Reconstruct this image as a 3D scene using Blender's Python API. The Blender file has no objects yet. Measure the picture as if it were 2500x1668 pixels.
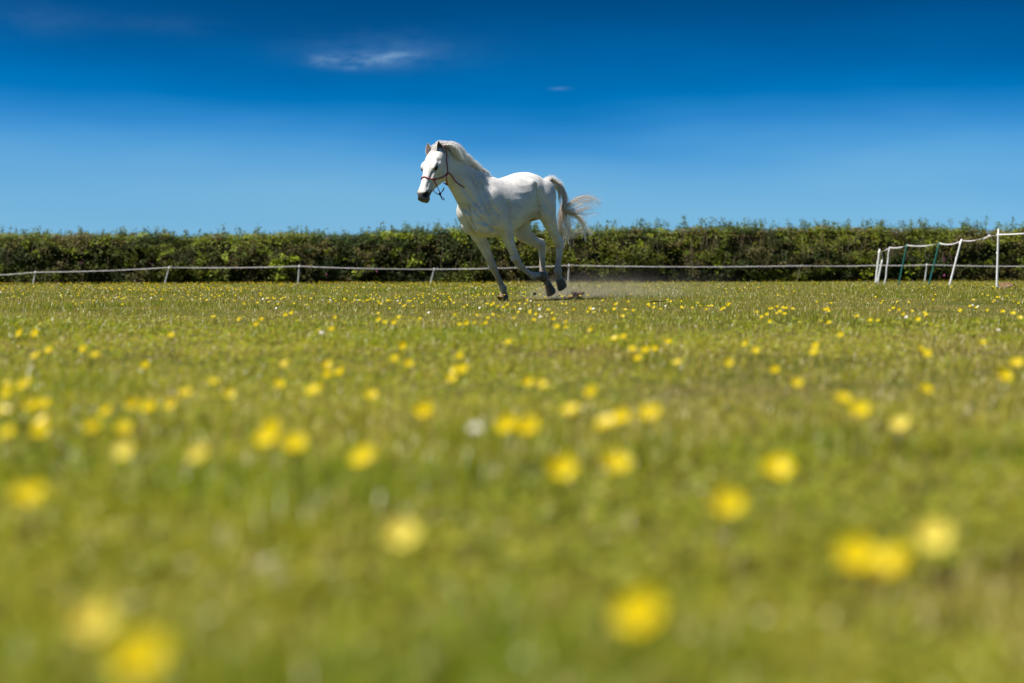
# Paddock in early summer: a white horse cantering over buttercup turf, hedge and tape fences behind.
import bpy, bmesh, math, random
import numpy as np
from mathutils import Vector, Matrix, Quaternion
from mathutils.bvhtree import BVHTree

SKY_CURVE = 100.0
SKY_LIFT = 0.094
SKY_POL = 0.56
EXPOSURE = 0.65
SKY_SAT = 1.45
SKY_STR = 0.0757
CLOUD_COL = (2.0, 3.5, 5.5)
# px, py, half width, half height, power, noise low, noise high
CLOUDS = [(800, 151, 34, 12, 0.75, 0.24, 0.70), (880, 147, 72, 17, 0.72, 0.28, 0.74), (975, 139, 55, 12, 0.55, 0.28, 0.74), (850, 166, 22, 6, 0.5, 0.3, 0.6),
          (940, 122, 190, 38, 0.16, 0.2, 0.8), (1368, 217, 22, 4, 0.25, 0.3, 0.65), (90, 45, 130, 40, 0.08, 0.2, 0.8), (420, 62, 110, 22, 0.06, 0.2, 0.8)]
HEAD_YAW = 6.0
# living colours of grass and hedge
G_LUSH, G_MID, G_OLIVE = (.20, .27, .012), (.315, .33, .018), (.42, .385, .045)
G_STRAW, G_BROWN = (.48, .41, .15), (.28, .18, .09)
H_DARK, H_LIGHT, H_BROWN, H_FRESH, H_SHOOT = (.050, .080, .010), (.20, .225, .020), (.16, .145, .036), (.25, .30, .02), (.10, .145, .025)
DUST = 1.5
FLOWER_DENS = .50


random.seed(7)
rng = np.random.default_rng(11)
scene = bpy.context.scene
col = scene.collection

# ------------------------------------------------------------------ camera
EYE = 0.36                     # a low viewpoint, lens just above the grass
FPX = 2500.0 * 50.0 / 36.0     # focal length in pixels of the 2500 px wide frame
PITCH = math.atan(174.0 / FPX)
cam_d = bpy.data.cameras.new("camera")
cam_d.sensor_width = 36.0
cam_d.lens = 50.0
cam_d.clip_start = 0.05
cam_d.clip_end = 5000.0
cam_d.dof.use_dof = True
cam_d.dof.focus_distance = 16.8
cam_d.dof.aperture_fstop = 1.6
cam = bpy.data.objects.new("camera", cam_d)
cam.location = (0, 0, EYE)
cam.rotation_euler = (math.pi / 2 - PITCH, 0, 0)
col.objects.link(cam)
scene.camera = cam

# ------------------------------------------------------------------ sky and sun
SUN_EL = math.radians(62.0)
SUN_DIR = Vector((-math.cos(SUN_EL) * 0.93, -math.cos(SUN_EL) * 0.367, math.sin(SUN_EL)))
world = bpy.data.worlds.new("World")
scene.world = world
world.use_nodes = True
wn = world.node_tree
for n in list(wn.nodes):
    wn.nodes.remove(n)


class NT:
    """Small helper to write node trees compactly."""
    def __init__(self, tree):
        self.t = tree

    def n(self, typ, ins=None, **props):
        nd = self.t.nodes.new(typ)
        for k, v in props.items():
            setattr(nd, k, v)
        for k, v in (ins or {}).items():
            if hasattr(v, "is_output"):
                self.t.links.new(v, nd.inputs[k])
            else:
                nd.inputs[k].default_value = v
        return nd

    def math(self, op, a, b=None, c=None, clamp=False):
        nd = self.t.nodes.new("ShaderNodeMath")
        nd.operation = op
        nd.use_clamp = clamp
        for i, v in enumerate((a, b, c)):
            if v is None:
                continue
            if hasattr(v, "is_output"):
                self.t.links.new(v, nd.inputs[i])
            else:
                nd.inputs[i].default_value = v
        return nd.outputs[0]

    def ramp(self, fac, stops, interp="LINEAR"):
        nd = self.t.nodes.new("ShaderNodeValToRGB")
        nd.color_ramp.interpolation = interp
        el = nd.color_ramp.elements
        el[0].position, el[0].color = stops[0][0], tuple(stops[0][1]) + (1.0,)
        el[1].position, el[1].color = stops[-1][0], tuple(stops[-1][1]) + (1.0,)
        for p, c in stops[1:-1]:
            e = el.new(p)
            e.color = tuple(c) + (1.0,)
        if hasattr(fac, "is_output"):
            self.t.links.new(fac, nd.inputs[0])
        return nd.outputs[0]

    def mix(self, fac, a, b, blend="MIX"):
        nd = self.t.nodes.new("ShaderNodeMix")
        nd.data_type = "RGBA"
        nd.blend_type = blend
        for idx, v in ((0, fac), (6, a), (7, b)):
            if hasattr(v, "is_output"):
                self.t.links.new(v, nd.inputs[idx])
            elif idx == 0:
                nd.inputs[idx].default_value = v
            else:
                nd.inputs[idx].default_value = tuple(v) + (1.0,)
        return nd.outputs[2]


W = NT(wn)
tc = W.n("ShaderNodeTexCoord")
sep = W.n("ShaderNodeSeparateXYZ", {0: tc.outputs["Generated"]})
# the air thins out quickly above the horizon: the clear polarised blue of the photograph
# thin uneven haze: the pale layer is a little higher here, a little lower there
hz_v = W.n("ShaderNodeMapping", {0: tc.outputs["Generated"], "Scale": (1.0, 1.0, 5.0)})
hz_n = W.n("ShaderNodeTexNoise", {"Vector": hz_v.outputs[0], "Scale": 3.2, "Detail": 3.0, "Roughness": 0.5})
zpos = W.math("MAXIMUM", W.math("MULTIPLY_ADD", W.math("SUBTRACT", hz_n.outputs[0], 0.5), 0.05, sep.outputs[2]), 0.0)
zz = W.math("MULTIPLY_ADD", W.math("POWER", zpos, 3.0), SKY_CURVE, SKY_LIFT)
vec = W.n("ShaderNodeCombineXYZ", {0: sep.outputs[0], 1: sep.outputs[1], 2: zz})
nrm = W.n("ShaderNodeVectorMath", {0: vec.outputs[0]}, operation="NORMALIZE")
sky = W.n("ShaderNodeTexSky", {0: nrm.outputs[0]}, sky_type="NISHITA", sun_disc=False,
          sun_elevation=SUN_EL, sun_rotation=math.atan2(SUN_DIR.x, SUN_DIR.y),
          altitude=0.0, air_density=1.0, dust_density=0.4, ozone_density=6.0)
hsv = W.n("ShaderNodeHueSaturation", {"Hue": 0.5, "Saturation": SKY_SAT, "Value": 1.0, "Color": sky.outputs[0]})
# polarising filter: the clear upper sky comes out darker than the haze near the horizon
pol = W.n("ShaderNodeMapRange", {"Value": zpos, 1: 0.08, 2: 0.22, 3: 1.0, 4: SKY_POL}, interpolation_type="SMOOTHSTEP")
skycol = W.n("ShaderNodeVectorMath", {0: hsv.outputs[0], "Scale": pol.outputs[0]}, operation="SCALE").outputs[0]
# thin cirrus: direction -> azimuth / elevation, stretched noise
az = W.math("ARCTAN2", sep.outputs[0], sep.outputs[1])
el = W.math("ARCSINE", sep.outputs[2])
uv = W.n("ShaderNodeCombineXYZ", {0: az, 1: W.math("MULTIPLY", el, 3.2), 2: 0.0})
warp = W.n("ShaderNodeTexNoise", {"Vector": uv.outputs[0], "Scale": 9.0, "Detail": 3.0})
wv = W.n("ShaderNodeVectorMath", {0: warp.outputs["Color"], 1: (0.045, 0.06, 0)}, operation="MULTIPLY")
uv2 = W.n("ShaderNodeVectorMath", {0: uv.outputs[0], 1: wv.outputs[0]}, operation="ADD")
wisp = W.n("ShaderNodeTexNoise", {"Vector": uv2.outputs[0], "Scale": 26.0, "Detail": 6.0, "Roughness": 0.62})


def cloud_patch(a0, e0, ra, re, power, lo, hi):
    """soft elliptical patch of the sky (azimuth, elevation in radians) that carries cloud"""
    da = W.math("DIVIDE", W.math("SUBTRACT", az, a0), ra)
    de = W.math("DIVIDE", W.math("SUBTRACT", el, e0), re)
    rr = W.math("ADD", W.math("MULTIPLY", da, da), W.math("MULTIPLY", de, de))
    m = W.math("MULTIPLY", W.math("EXPONENT", W.math("MULTIPLY", rr, -1.0)), power)
    mr = W.n("ShaderNodeMapRange", {"Value": wisp.outputs[0], 1: lo, 2: hi, 3: 0.0, 4: 1.0}, interpolation_type="SMOOTHSTEP")
    return W.math("MULTIPLY", m, mr.outputs[0])


def px_dir(px, py):
    """azimuth, elevation of a photo pixel (2500 wide)"""
    v = Vector(((px - 1250.0) / FPX, 1.0, -(py - 834.0) / FPX))
    v.rotate(Matrix.Rotation(-PITCH, 3, "X"))
    v.normalize()
    return math.atan2(v.x, v.y), math.asin(v.z)


patches = []
for (px, py, rw, rh, pw, lo, hi) in CLOUDS:
    a0, e0 = px_dir(px, py)
    patches.append(cloud_patch(a0, e0, rw / FPX, rh / FPX, pw, lo, hi))
tot = patches[0]
for p in patches[1:]:
    tot = W.math("ADD", tot, p)
tot = W.math("MINIMUM", tot, 0.9)
skyfin = W.mix(tot, skycol, CLOUD_COL)
bg = W.n("ShaderNodeBackground", {"Color": skyfin, "Strength": SKY_STR})
wo = W.n("ShaderNodeOutputWorld", {"Surface": bg.outputs[0]})

sun_d = bpy.data.lights.new("sun", "SUN")
sun_d.energy = 5.0
sun_d.angle = math.radians(0.55)
sun_d.color = (1.0, 0.945, 0.86)
sun = bpy.data.objects.new("sun", sun_d)
sun.rotation_euler = SUN_DIR.to_track_quat("Z", "Y").to_euler()
sun.location = (-30, 10, 50)
col.objects.link(sun)

vs = scene.view_settings
vs.view_transform = "Standard"
vs.look = "None"
vs.exposure = EXPOSURE
vs.gamma = 1.0
vs.use_curve_mapping = False
scene.render.engine = "CYCLES"
scene.cycles.use_denoising = True
scene.cycles.max_bounces = 10
scene.cycles.diffuse_bounces = 8
scene.cycles.transmission_bounces = 8
scene.cycles.volume_step_rate = 2.0
scene.cycles.transparent_max_bounces = 6


# ------------------------------------------------------------------ helpers
def tag(o, label=None, cat=None, group=None, kind=None):
    if label:
        o["label"] = label
    if cat:
        o["category"] = cat
    if group:
        o["group"] = group
    if kind:
        o["kind"] = kind
    return o


def empty(name, loc=(0, 0, 0), rz=0.0):
    o = bpy.data.objects.new(name, None)
    o.location = loc
    o.rotation_euler = (0, 0, rz)
    o.empty_display_size = 0.1
    col.objects.link(o)
    return o


def link_mesh(name, me, mats=None, parent=None, smooth=True):
    o = bpy.data.objects.new(name, me)
    for m in (mats if isinstance(mats, (list, tuple)) else [mats]):
        if m is not None:
            me.materials.append(m)
    if smooth:
        me.polygons.foreach_set("use_smooth", np.ones(len(me.polygons), dtype=bool))
    col.objects.link(o)
    if parent is not None:
        o.parent = parent
    return o


def np_mesh(name, verts, tris=None, quads=None, color=None, mat_idx=None, normals=None):
    """big meshes straight from numpy arrays; color is per vertex (n,3) -> attribute 'tint'"""
    me = bpy.data.meshes.new(name)
    verts = np.asarray(verts, dtype=np.float32)
    me.vertices.add(len(verts))
    me.vertices.foreach_set("co", verts.ravel())
    loops, starts = [], []
    pos = 0
    if quads is not None and len(quads):
        q = np.asarray(quads, dtype=np.int32)
        loops.append(q.ravel())
        starts.append(np.arange(len(q), dtype=np.int32) * 4)
        pos = q.size
    if tris is not None and len(tris):
        t = np.asarray(tris, dtype=np.int32)
        loops.append(t.ravel())
        starts.append(np.arange(len(t), dtype=np.int32) * 3 + pos)
    li = np.concatenate(loops)
    ls = np.concatenate(starts)
    me.loops.add(len(li))
    me.loops.foreach_set("vertex_index", li)
    me.polygons.add(len(ls))
    me.polygons.foreach_set("loop_start", ls)
    if mat_idx is not None:
        me.polygons.foreach_set("material_index", np.asarray(mat_idx, dtype=np.int32))
    me.update(calc_edges=True)
    if color is not None:
        a = me.color_attributes.new("tint", "FLOAT_COLOR", "POINT")
        c = np.ones((len(verts), 4), dtype=np.float32)
        c[:, :3] = color
        a.data.foreach_set("color", c.ravel())
    me.validate()
    return me


def _hash(ix, iy, iz, seed):
    h = (ix.astype(np.int64) * 374761393 + iy.astype(np.int64) * 668265263 + iz.astype(np.int64) * 2147483647 + seed * 1274126177) & 0x7FFFFFFF
    h = ((h ^ (h >> 13)) * 1274126177) & 0x7FFFFFFF
    h = h ^ (h >> 16)
    return (h & 0xFFFF) / 65535.0


def vnoise(x, y, z=None, seed=0):
    x = np.asarray(x, dtype=np.float64)
    y = np.asarray(y, dtype=np.float64)
    z = np.zeros_like(x) if z is None else np.asarray(z, dtype=np.float64)
    ix, iy, iz = np.floor(x), np.floor(y), np.floor(z)
    fx, fy, fz = x - ix, y - iy, z - iz
    fx, fy, fz = (f * f * (3 - 2 * f) for f in (fx, fy, fz))
    r = 0
    for a in (0, 1):
        for b in (0, 1):
            for c in (0, 1):
                w = (fx if a else 1 - fx) * (fy if b else 1 - fy) * (fz if c else 1 - fz)
                r = r + w * _hash(ix + a, iy + b, iz + c, seed)
    return r


def fbm(x, y, z=None, octv=3, seed=0):
    s, amp, tot = 0, 1.0, 0.0
    f = 1.0
    for k in range(octv):
        s = s + amp * vnoise(np.asarray(x) * f, np.asarray(y) * f, None if z is None else np.asarray(z) * f, seed + k * 17)
        tot += amp
        amp *= 0.5
        f *= 2.03
    return s / tot


def sstep(x, a, b):
    t = np.clip((np.asarray(x, dtype=np.float64) - a) / (b - a), 0, 1)
    return t * t * (3 - 2 * t)


def pix_ray(px, py):
    """viewing ray of a photo pixel (used to survey where things stand)"""
    v = Vector(((px - 1250.0) / FPX, 1.0, -(py - 834.0) / FPX))
    v.rotate(Matrix.Rotation(-PITCH, 3, "X"))
    return v


def at_depth(px, py, d):
    v = pix_ray(px, py)
    return Vector((0, 0, EYE)) + v * (d / v.y)


def ground_z(x, y):
    """the paddock: level near the horse, falling away gently to the hedge and to the left"""
    x = np.asarray(x, dtype=np.float64)
    y = np.asarray(y, dtype=np.float64)
    k = np.clip((y - 22.0) / 53.0, 0, 1.15)
    d = k * (0.33 - np.clip(x, -40, 40) * 0.0037)
    n = (fbm(x * 0.45 + 31, y * 0.45 + 7, octv=2, seed=3) - 0.5) * 0.045 * sstep(y, 0.5, 6)
    return -d + n


def gz(x, y):
    return float(ground_z(np.array([x]), np.array([y]))[0])


def principled(name, color=(0.8, 0.8, 0.8), rough=0.6, spec=0.3):
    m = bpy.data.materials.new(name)
    m.use_nodes = True
    b = m.node_tree.nodes["Principled BSDF"]
    b.inputs["Base Color"].default_value = tuple(color) + (1.0,)
    b.inputs["Roughness"].default_value = rough
    b.inputs["Specular IOR Level"].default_value = spec
    return m, NT(m.node_tree), b


def leaf_material(name, translucency=0.35, rough=0.55, spec=0.25, tint_mul=1.0):
    """plant tissue: vertex tint, light comes through it"""
    m = bpy.data.materials.new(name)
    m.use_nodes = True
    t = NT(m.node_tree)
    b = m.node_tree.nodes["Principled BSDF"]
    out = m.node_tree.nodes["Material Output"]
    at = t.n("ShaderNodeAttribute", attribute_name="tint")
    m.node_tree.links.new(at.outputs["Color"], b.inputs["Base Color"])
    b.inputs["Roughness"].default_value = rough
    b.inputs["Specular IOR Level"].default_value = spec
    warm = t.mix(1.0, at.outputs["Color"], (1.25, 1.2, 0.55), "MULTIPLY")
    tr = t.n("ShaderNodeBsdfTranslucent", {"Color": warm})
    mx = t.n("ShaderNodeMixShader", {0: translucency, 1: b.outputs[0], 2: tr.outputs[0]})
    m.node_tree.links.new(mx.outputs[0], out.inputs["Surface"])
    return m


# ------------------------------------------------------------------ the horse
HX, HY = -0.153, 16.9
HEAD_DEG = -130.0                       # direction of travel: to the left and towards the lens
HO = Vector((HX, HY, gz(HX, HY)))
hrot = Matrix.Rotation(math.radians(HEAD_DEG), 3, "Z")
hinv = hrot.transposed()
EYE_L = hinv @ (Vector((0, 0, EYE)) - HO)


def Q(zx, zy, t=0.0):
    """survey point: read off an enlargement of the photo, at lateral offset t (m, + is the horse's left)
    -> horse coordinates (forward, left, up)"""
    r = hinv @ pix_ray(980 + zx / 3.563, 320 + zy / 3.563)
    lam = (t - EYE_L.y) / r.y
    return EYE_L + r * lam


class Solid:
    def __init__(self):
        self.v, self.f = [], []

    def loft(self, rings, cap=True):
        n = len(rings[0])
        b = len(self.v)
        for r in rings:
            self.v.extend([tuple(p) for p in r])
        for i in range(len(rings) - 1):
            for j in range(n):
                k = (j + 1) % n
                self.f.append((b + i * n + j, b + i * n + k, b + (i + 1) * n + k, b + (i + 1) * n + j))
        if cap:
            self.f.append(tuple(b + j for j in range(n))[::-1])
            e = b + (len(rings) - 1) * n
            self.f.append(tuple(e + j for j in range(n)))

    def tube(self, pts, lat=Vector((0, 1, 0)), n=20, sub=3):
        """pts: (Vector, radius in the leg's own plane, radius across); smooth path"""
        P = [p[0] for p in pts]
        R1 = [p[1] for p in pts]
        R2 = [p[2] for p in pts]
        PP, A, B = [], [], []
        m = len(P)
        for i in range(m - 1):
            p0, p1, p2, p3 = P[max(i - 1, 0)], P[i], P[i + 1], P[min(i + 2, m - 1)]
            for k in range(sub):
                t = k / sub
                PP.append(0.5 * ((2 * p1) + (p2 - p0) * t + (2 * p0 - 5 * p1 + 4 * p2 - p3) * t * t + (3 * p1 - p0 - 3 * p2 + p3) * t ** 3))
                u = t * t * (3 - 2 * t)
                A.append(R1[i] * (1 - u) + R1[i + 1] * u)
                B.append(R2[i] * (1 - u) + R2[i + 1] * u)
        PP.append(P[-1]); A.append(R1[-1]); B.append(R2[-1])
        rings = []
        for i, c in enumerate(PP):
            d = (PP[min(i + 1, len(PP) - 1)] - PP[max(i - 1, 0)]).normalized()
            l = (lat - d * lat.dot(d)).normalized()
            s = d.cross(l)
            rings.append([c + s * (A[i] * math.cos(2 * math.pi * j / n)) + l * (B[i] * math.sin(2 * math.pi * j / n)) for j in range(n)])
        # rounded ends
        self.loft(rings)

    def ellipsoid(self, c, r, rot=None, n=14):
        b = len(self.v)
        rings = []
        for i in range(1, n):
            ph = math.pi * i / n
            ring = []
            for j in range(n):
                th = 2 * math.pi * j / n
                p = Vector((r[0] * math.sin(ph) * math.cos(th), r[1] * math.sin(ph) * math.sin(th), -r[2] * math.cos(ph)))
                if rot is not None:
                    p = rot @ p
                ring.append(Vector(c) + p)
            rings.append(ring)
        self.loft(rings)


H = Solid()


def sring(top, bot, w, n=28, p=2.0, wide=0.5, bp=None):
    """cross-section of trunk or neck: top and bottom points in the mid-plane, half width w"""
    t = Vector((top[0], 0, top[1]))
    b = Vector((bot[0], 0, bot[1]))
    c = b.lerp(t, wide)
    out = []
    bp = bp or p
    for j in range(n):
        a = 2 * math.pi * j / n
        ca, sa = math.cos(a), math.sin(a)
        pw = p if ca > 0 else bp
        y = math.copysign(abs(sa) ** (2.0 / pw), sa) * w
        h = abs(ca) ** (2.0 / pw)
        v = (t - c) * h if ca > 0 else (b - c) * h
        out.append(c + v + Vector((0, y, 0)))
    return out


TR = [((-.885, 1.40), (-.865, 1.17), .05, 2.0, .5), ((-.85, 1.45), (-.84, 1.06), .13, 2.0, .5),
      ((-.76, 1.495), (-.75, .99), .205, 2.0, .5), ((-.63, 1.535), (-.62, .96), .245, 2.1, .52),
      ((-.48, 1.555), (-.48, .955), .262, 2.1, .55), ((-.34, 1.54), (-.33, .90), .262, 2.1, .52),
      ((-.20, 1.50), (-.19, .825), .275, 2.1, .48), ((-.06, 1.465), (-.05, .775), .288, 2.15, .46),
      ((.07, 1.455), (.07, .75), .280, 2.1, .46), ((.18, 1.475), (.19, .75), .255, 2.05, .46),
      ((.29, 1.485), (.31, .77), .235, 2.0, .45), ((.39, 1.43), (.43, .82), .222, 2.0, .45),
      ((.47, 1.34), (.53, .88), .205, 2.0, .45), ((.54, 1.24), (.60, .95), .165, 2.0, .5), ((.59, 1.17), (.635, 1.02), .09, 2.0, .5)]
H.loft([sring(a, b, w, p=p, wide=wd) for a, b, w, p, wd in TR])
NK = [((.08, 1.44), (.44, .92), .15), ((.20, 1.475), (.54, .98), .170), ((.33, 1.51), (.635, 1.06), .158), ((.46, 1.55), (.705, 1.135), .132),
      ((.58, 1.60), (.77, 1.21), .112), ((.71, 1.66), (.835, 1.28), .099), ((.84, 1.715), (.90, 1.345), .090),
      ((.955, 1.755), (.975, 1.415), .083), ((1.04, 1.765), (1.05, 1.50), .068)]
H.loft([sring(a, b, w, p=2.0, wide=.48) for a, b, w in NK])

# head: own frame, poll -> muzzle
POLL = Vector((1.04, 0.0, 1.730))
MUZ = Vector((1.415, 0.0, 1.08))
ax = (MUZ - POLL).normalized()

yaw = Matrix.Rotation(math.radians(HEAD_YAW), 3, "Z")
ax = yaw @ ax
lat_h = yaw @ Vector((0, 1, 0))
dor = lat_h.cross(ax).normalized()       # towards the bridge of the nose
if dor.x < 0:
    dor = -dor


def HD(d, u, w):
    """head coordinates: d from poll towards the lips, u towards the bridge, w to the horse's left"""
    return POLL + ax * d + dor * u + lat_h * w


def hring(d, up, dn, w, wt, wb, n=28):
    """w: half width at mid, wt: flatness at the bridge, wb: at the jaw"""
    out = []
    for j in range(n):
        a = 2 * math.pi * j / n
        ca, sa = math.cos(a), math.sin(a)
        u = up * abs(ca) ** (2 / 2.3) if ca > 0 else -dn * abs(ca) ** (2 / 2.2)
        k = w * abs(sa) ** (2 / 2.3)
        # taper towards bridge / jaw
        f = (ca + 1) / 2
        k *= (1 - (1 - wt) * max(0, ca) ** 1.2) if ca > 0 else (1 - (1 - wb) * (-ca) ** 1.0)
        out.append(HD(d, u, math.copysign(k, sa)))
    return out


HR = [(-.045, .02, .07, .040, .9, .9), (-.02, .045, .12, .064, .9, .8), (.03, .062, .17, .087, .92, .75), (.09, .080, .21, .106, .94, .68),
      (.15, .092, .238, .116, .94, .60), (.21, .098, .252, .118, .92, .52), (.26, .096, .250, .110, .88, .46), (.31, .090, .228, .096, .85, .44),
      (.37, .080, .190, .079, .83, .46), (.44, .071, .150, .067, .82, .52), (.51, .065, .115, .061, .84, .66), (.565, .062, .098, .067, .86, .78),
      (.61, .056, .092, .071, .86, .8), (.65, .042, .086, .064, .86, .8), (.675, .018, .062, .044, .9, .9)]
H.loft([hring(*r) for r in HR])
# lower lip and chin, cheek bones, brow
H.ellipsoid(HD(.61, -.086, 0), (.034, .038, .052), rot=Matrix((lat_h, dor, ax)).transposed())
for s in (-1, 1):
    H.ellipsoid(HD(.262, .064, .086 * s), (.026, .022, .055), rot=Matrix((dor, lat_h, ax)).transposed())
    H.ellipsoid(HD(.19, -.115, .074 * s), (.12, .038, .13), rot=Matrix((dor, lat_h, ax)).transposed())
    H.ellipsoid(HD(.605, .012, .050 * s), (.036, .026, .042), rot=Matrix((dor, lat_h, ax)).transposed())


def leg(rows, **k):
    H.tube([(Q(a, b, t), r1, r2) for a, b, t, r1, r2 in rows], **k)


# near fore: folded under the chest
NF = [(820, 560, .15, .12, .07), (850, 680, .175, .15, .09), (880, 775, .175, .125, .095), (905, 850, .165, .092, .082), (932, 940, .16, .071, .064),
      (962, 1030, .16, .053, .050), (985, 1080, .16, .052, .050), (1003, 1125, .16, .053, .049), (1030, 1168, .165, .041, .038), (1075, 1212, .175, .034, .031),
      (1120, 1245, .185, .036, .033), (1150, 1258, .19, .052, .045), (1183, 1254, .19, .037, .036), (1212, 1249, .19, .043, .042)]
# far fore: planted
FF = [(625, 660, -.15, .11, .07), (635, 780, -.165, .13, .09), (655, 880, -.16, .098, .082), (702, 970, -.155, .074, .066), (745, 1065, -.15, .057, .053),
      (780, 1145, -.15, .050, .049), (798, 1190, -.15, .050, .047), (826, 1250, -.15, .038, .035), (860, 1320, -.15, .037, .034), (882, 1366, -.15, .052, .046),
      (892, 1405, -.15, .034, .034), (900, 1438, -.15, .046, .046)]
# near hind: just off the ground
NH = [(1215, 470, .15, .15, .08), (1235, 570, .18, .19, .10), (1258, 680, .19, .165, .105), (1285, 775, .19, .105, .088), (1322, 875, .185, .064, .060), (1352, 940, .18, .053, .050),
      (1374, 990, .18, .052, .048), (1374, 1050, .18, .045, .041), (1366, 1130, .18, .037, .034), (1360, 1185, .18, .040, .036), (1361, 1220, .18, .054, .047),
      (1371, 1266, .18, .035, .035), (1384, 1303, .18, .046, .046)]
# far hind: pushing off on the toe
FH = [(1060, 640, -.15, .18, .09), (1035, 780, -.17, .18, .10), (1050, 870, -.17, .13, .09), (1105, 925, -.165, .09, .072), (1160, 965, -.16, .067, .057), (1208, 997, -.155, .056, .050),
      (1222, 1050, -.155, .046, .041), (1225, 1120, -.155, .037, .034), (1226, 1190, -.155, .039, .036), (1235, 1240, -.155, .052, .046), (1259, 1298, -.155, .034, .034),
      (1280, 1342, -.155, .046, .046)]
for rows in (NF, FF, NH, FH):
    leg(rows)
# points of hock with the tendon running up from them
H.tube([(Q(1322, 860, .185), .02, .018), (Q(1378, 915, .18), .018, .016), (Q(1396, 958, .18), .028, .022), (Q(1380, 1020, .18), .024, .02)])
H.tube([(Q(1140, 925, -.16), .02, .018), (Q(1205, 945, -.155), .018, .016), (Q(1236, 968, -.155), .028, .022), (Q(1232, 1040, -.155), .024, .02)])
for zx, zy, t, r in ((984, 1100, .165, .056), (786, 1168, -.15, .053)):
    H.ellipsoid(Q(zx, zy, t), (r, r * .92, r * 1.15))
for zx, zy, t, r in ((1146, 1262, .19, .046), (886, 1368, -.15, .046), (1366, 1222, .18, .048), (1240, 1243, -.155, .046)):
    H.ellipsoid(Q(zx, zy, t), (r * 1.1, r * .95, r))
# shoulder, chest, stifle and rump muscle
for s in (-1, 1):
    H.ellipsoid((.47, .115 * s, 1.06), (.13, .095, .17))
    H.ellipsoid((.22, .170 * s, 1.08), (.19, .085, .27), rot=Matrix.Rotation(math.radians(28), 3, "Y"))
    H.ellipsoid((.36, .09 * s, .90), (.19, .11, .13))
    H.ellipsoid((-.66, .15 * s, 1.24), (.20, .115, .24), rot=Matrix.Rotation(math.radians(-20), 3, "Y"))
    H.ellipsoid((-.37, .180 * s, 1.39), (.08, .065, .065))
# dock of the tail
H.tube([(Q(1240, 450, 0), .05, .045), (Q(1285, 450, 0), .036, .034), (Q(1330, 475, 0), .03, .028), (Q(1368, 525, .005), .022, .02), (Q(1380, 590, .01), .012, .012)])


def solid_mesh(S, voxel, smooth_it, name, factor=0.5):
    me = bpy.data.meshes.new(name)
    me.from_pydata(S.v, [], S.f)
    me.update()
    o = bpy.data.objects.new(name, me)
    col.objects.link(o)
    m = o.modifiers.new("r", "REMESH")
    m.mode = "VOXEL"
    m.voxel_size = voxel
    m.use_smooth_shade = True
    s = o.modifiers.new("s", "SMOOTH")
    s.factor = factor
    s.iterations = smooth_it
    dg = bpy.context.evaluated_depsgraph_get()
    out = bpy.data.meshes.new_from_object(o.evaluated_get(dg))
    out.name = name
    bpy.data.objects.remove(o)
    bpy.data.meshes.remove(me)
    return out


body_me = solid_mesh(H, 0.0085, 6, "horse_body")


def mesh_np(me):
    co = np.empty(len(me.vertices) * 3, dtype=np.float32)
    me.vertices.foreach_get("co", co)
    no = np.empty(len(me.vertices) * 3, dtype=np.float32)
    me.vertices.foreach_get("normal", no)
    return co.reshape(-1, 3).astype(np.float64), no.reshape(-1, 3).astype(np.float64)


co, no = mesh_np(body_me)
# melt the muscle masses of trunk, shoulder and thigh into each other; legs and head keep their edges
ed = np.empty(len(body_me.edges) * 2, dtype=np.int32)
body_me.edges.foreach_get("vertices", ed)
ed = ed.reshape(-1, 2)
deg = np.bincount(ed.ravel(), minlength=len(co)).astype(float)[:, None]
wsm = (sstep(co[:, 2], .74, .88) * sstep(co[:, 0], .98, .80) * sstep(co[:, 0], -.93, -.84))[:, None]
for _ in range(26):
    acc = np.zeros_like(co)
    for k in range(3):
        acc[:, k] = np.bincount(ed[:, 0], weights=co[ed[:, 1], k], minlength=len(co)) + np.bincount(ed[:, 1], weights=co[ed[:, 0], k], minlength=len(co))
    co = co + (acc / deg - co) * wsm * .6
body_me.vertices.foreach_set("co", co.astype(np.float32).ravel())
body_me.update()
co, no = mesh_np(body_me)


def bump(c, r, amp, axis=None, stretch=1.0):
    """raise (+) or hollow (-) the surface round a point; optionally stretched along an axis"""
    global co
    d = co - np.array(c)
    if axis is not None:
        a = np.array(axis, dtype=float)
        a /= np.linalg.norm(a)
        al = d @ a
        d2 = (d * d).sum(1) - al * al + (al / stretch) ** 2
    else:
        d2 = (d * d).sum(1)
    co = co + no * (amp * np.exp(-d2 / (r * r)))[:, None]


def crease(pts, r, amp):
    """hollow or ridge along a poly-line of surface points"""
    global co
    P = [np.array(p) for p in pts]
    best = np.full(len(co), 9.0)
    for a, b in zip(P[:-1], P[1:]):
        ab = b - a
        t = np.clip(((co - a) @ ab) / (ab @ ab), 0, 1)
        best = np.minimum(best, np.linalg.norm(co - (a + t[:, None] * ab), axis=1))
    co = co + no * (amp * np.exp(-(best / r) ** 2))[:, None]


def surf(zx, zy):
    """where the viewing line through an enlargement pixel meets the horse's skin"""
    r = (hinv @ pix_ray(980 + zx / 3.563, 320 + zy / 3.563)).normalized()
    h = BV.ray_cast(EYE_L, r, 60)
    return h[0], h[1]


BV = BVHTree.FromPolygons([tuple(p) for p in co], [tuple(p.vertices) for p in body_me.polygons])


def spts(*zz):
    out = []
    for zx, zy in zz:
        p, n = surf(zx, zy)
        if p is not None:
            out.append(tuple(p))
    return out


def screase(zz, r, amp, mirror=True):
    p = spts(*zz)
    if len(p) > 1:
        crease(p, r, amp)
        if mirror:
            crease([(a, -b, c) for a, b, c in p], r, amp)


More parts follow.
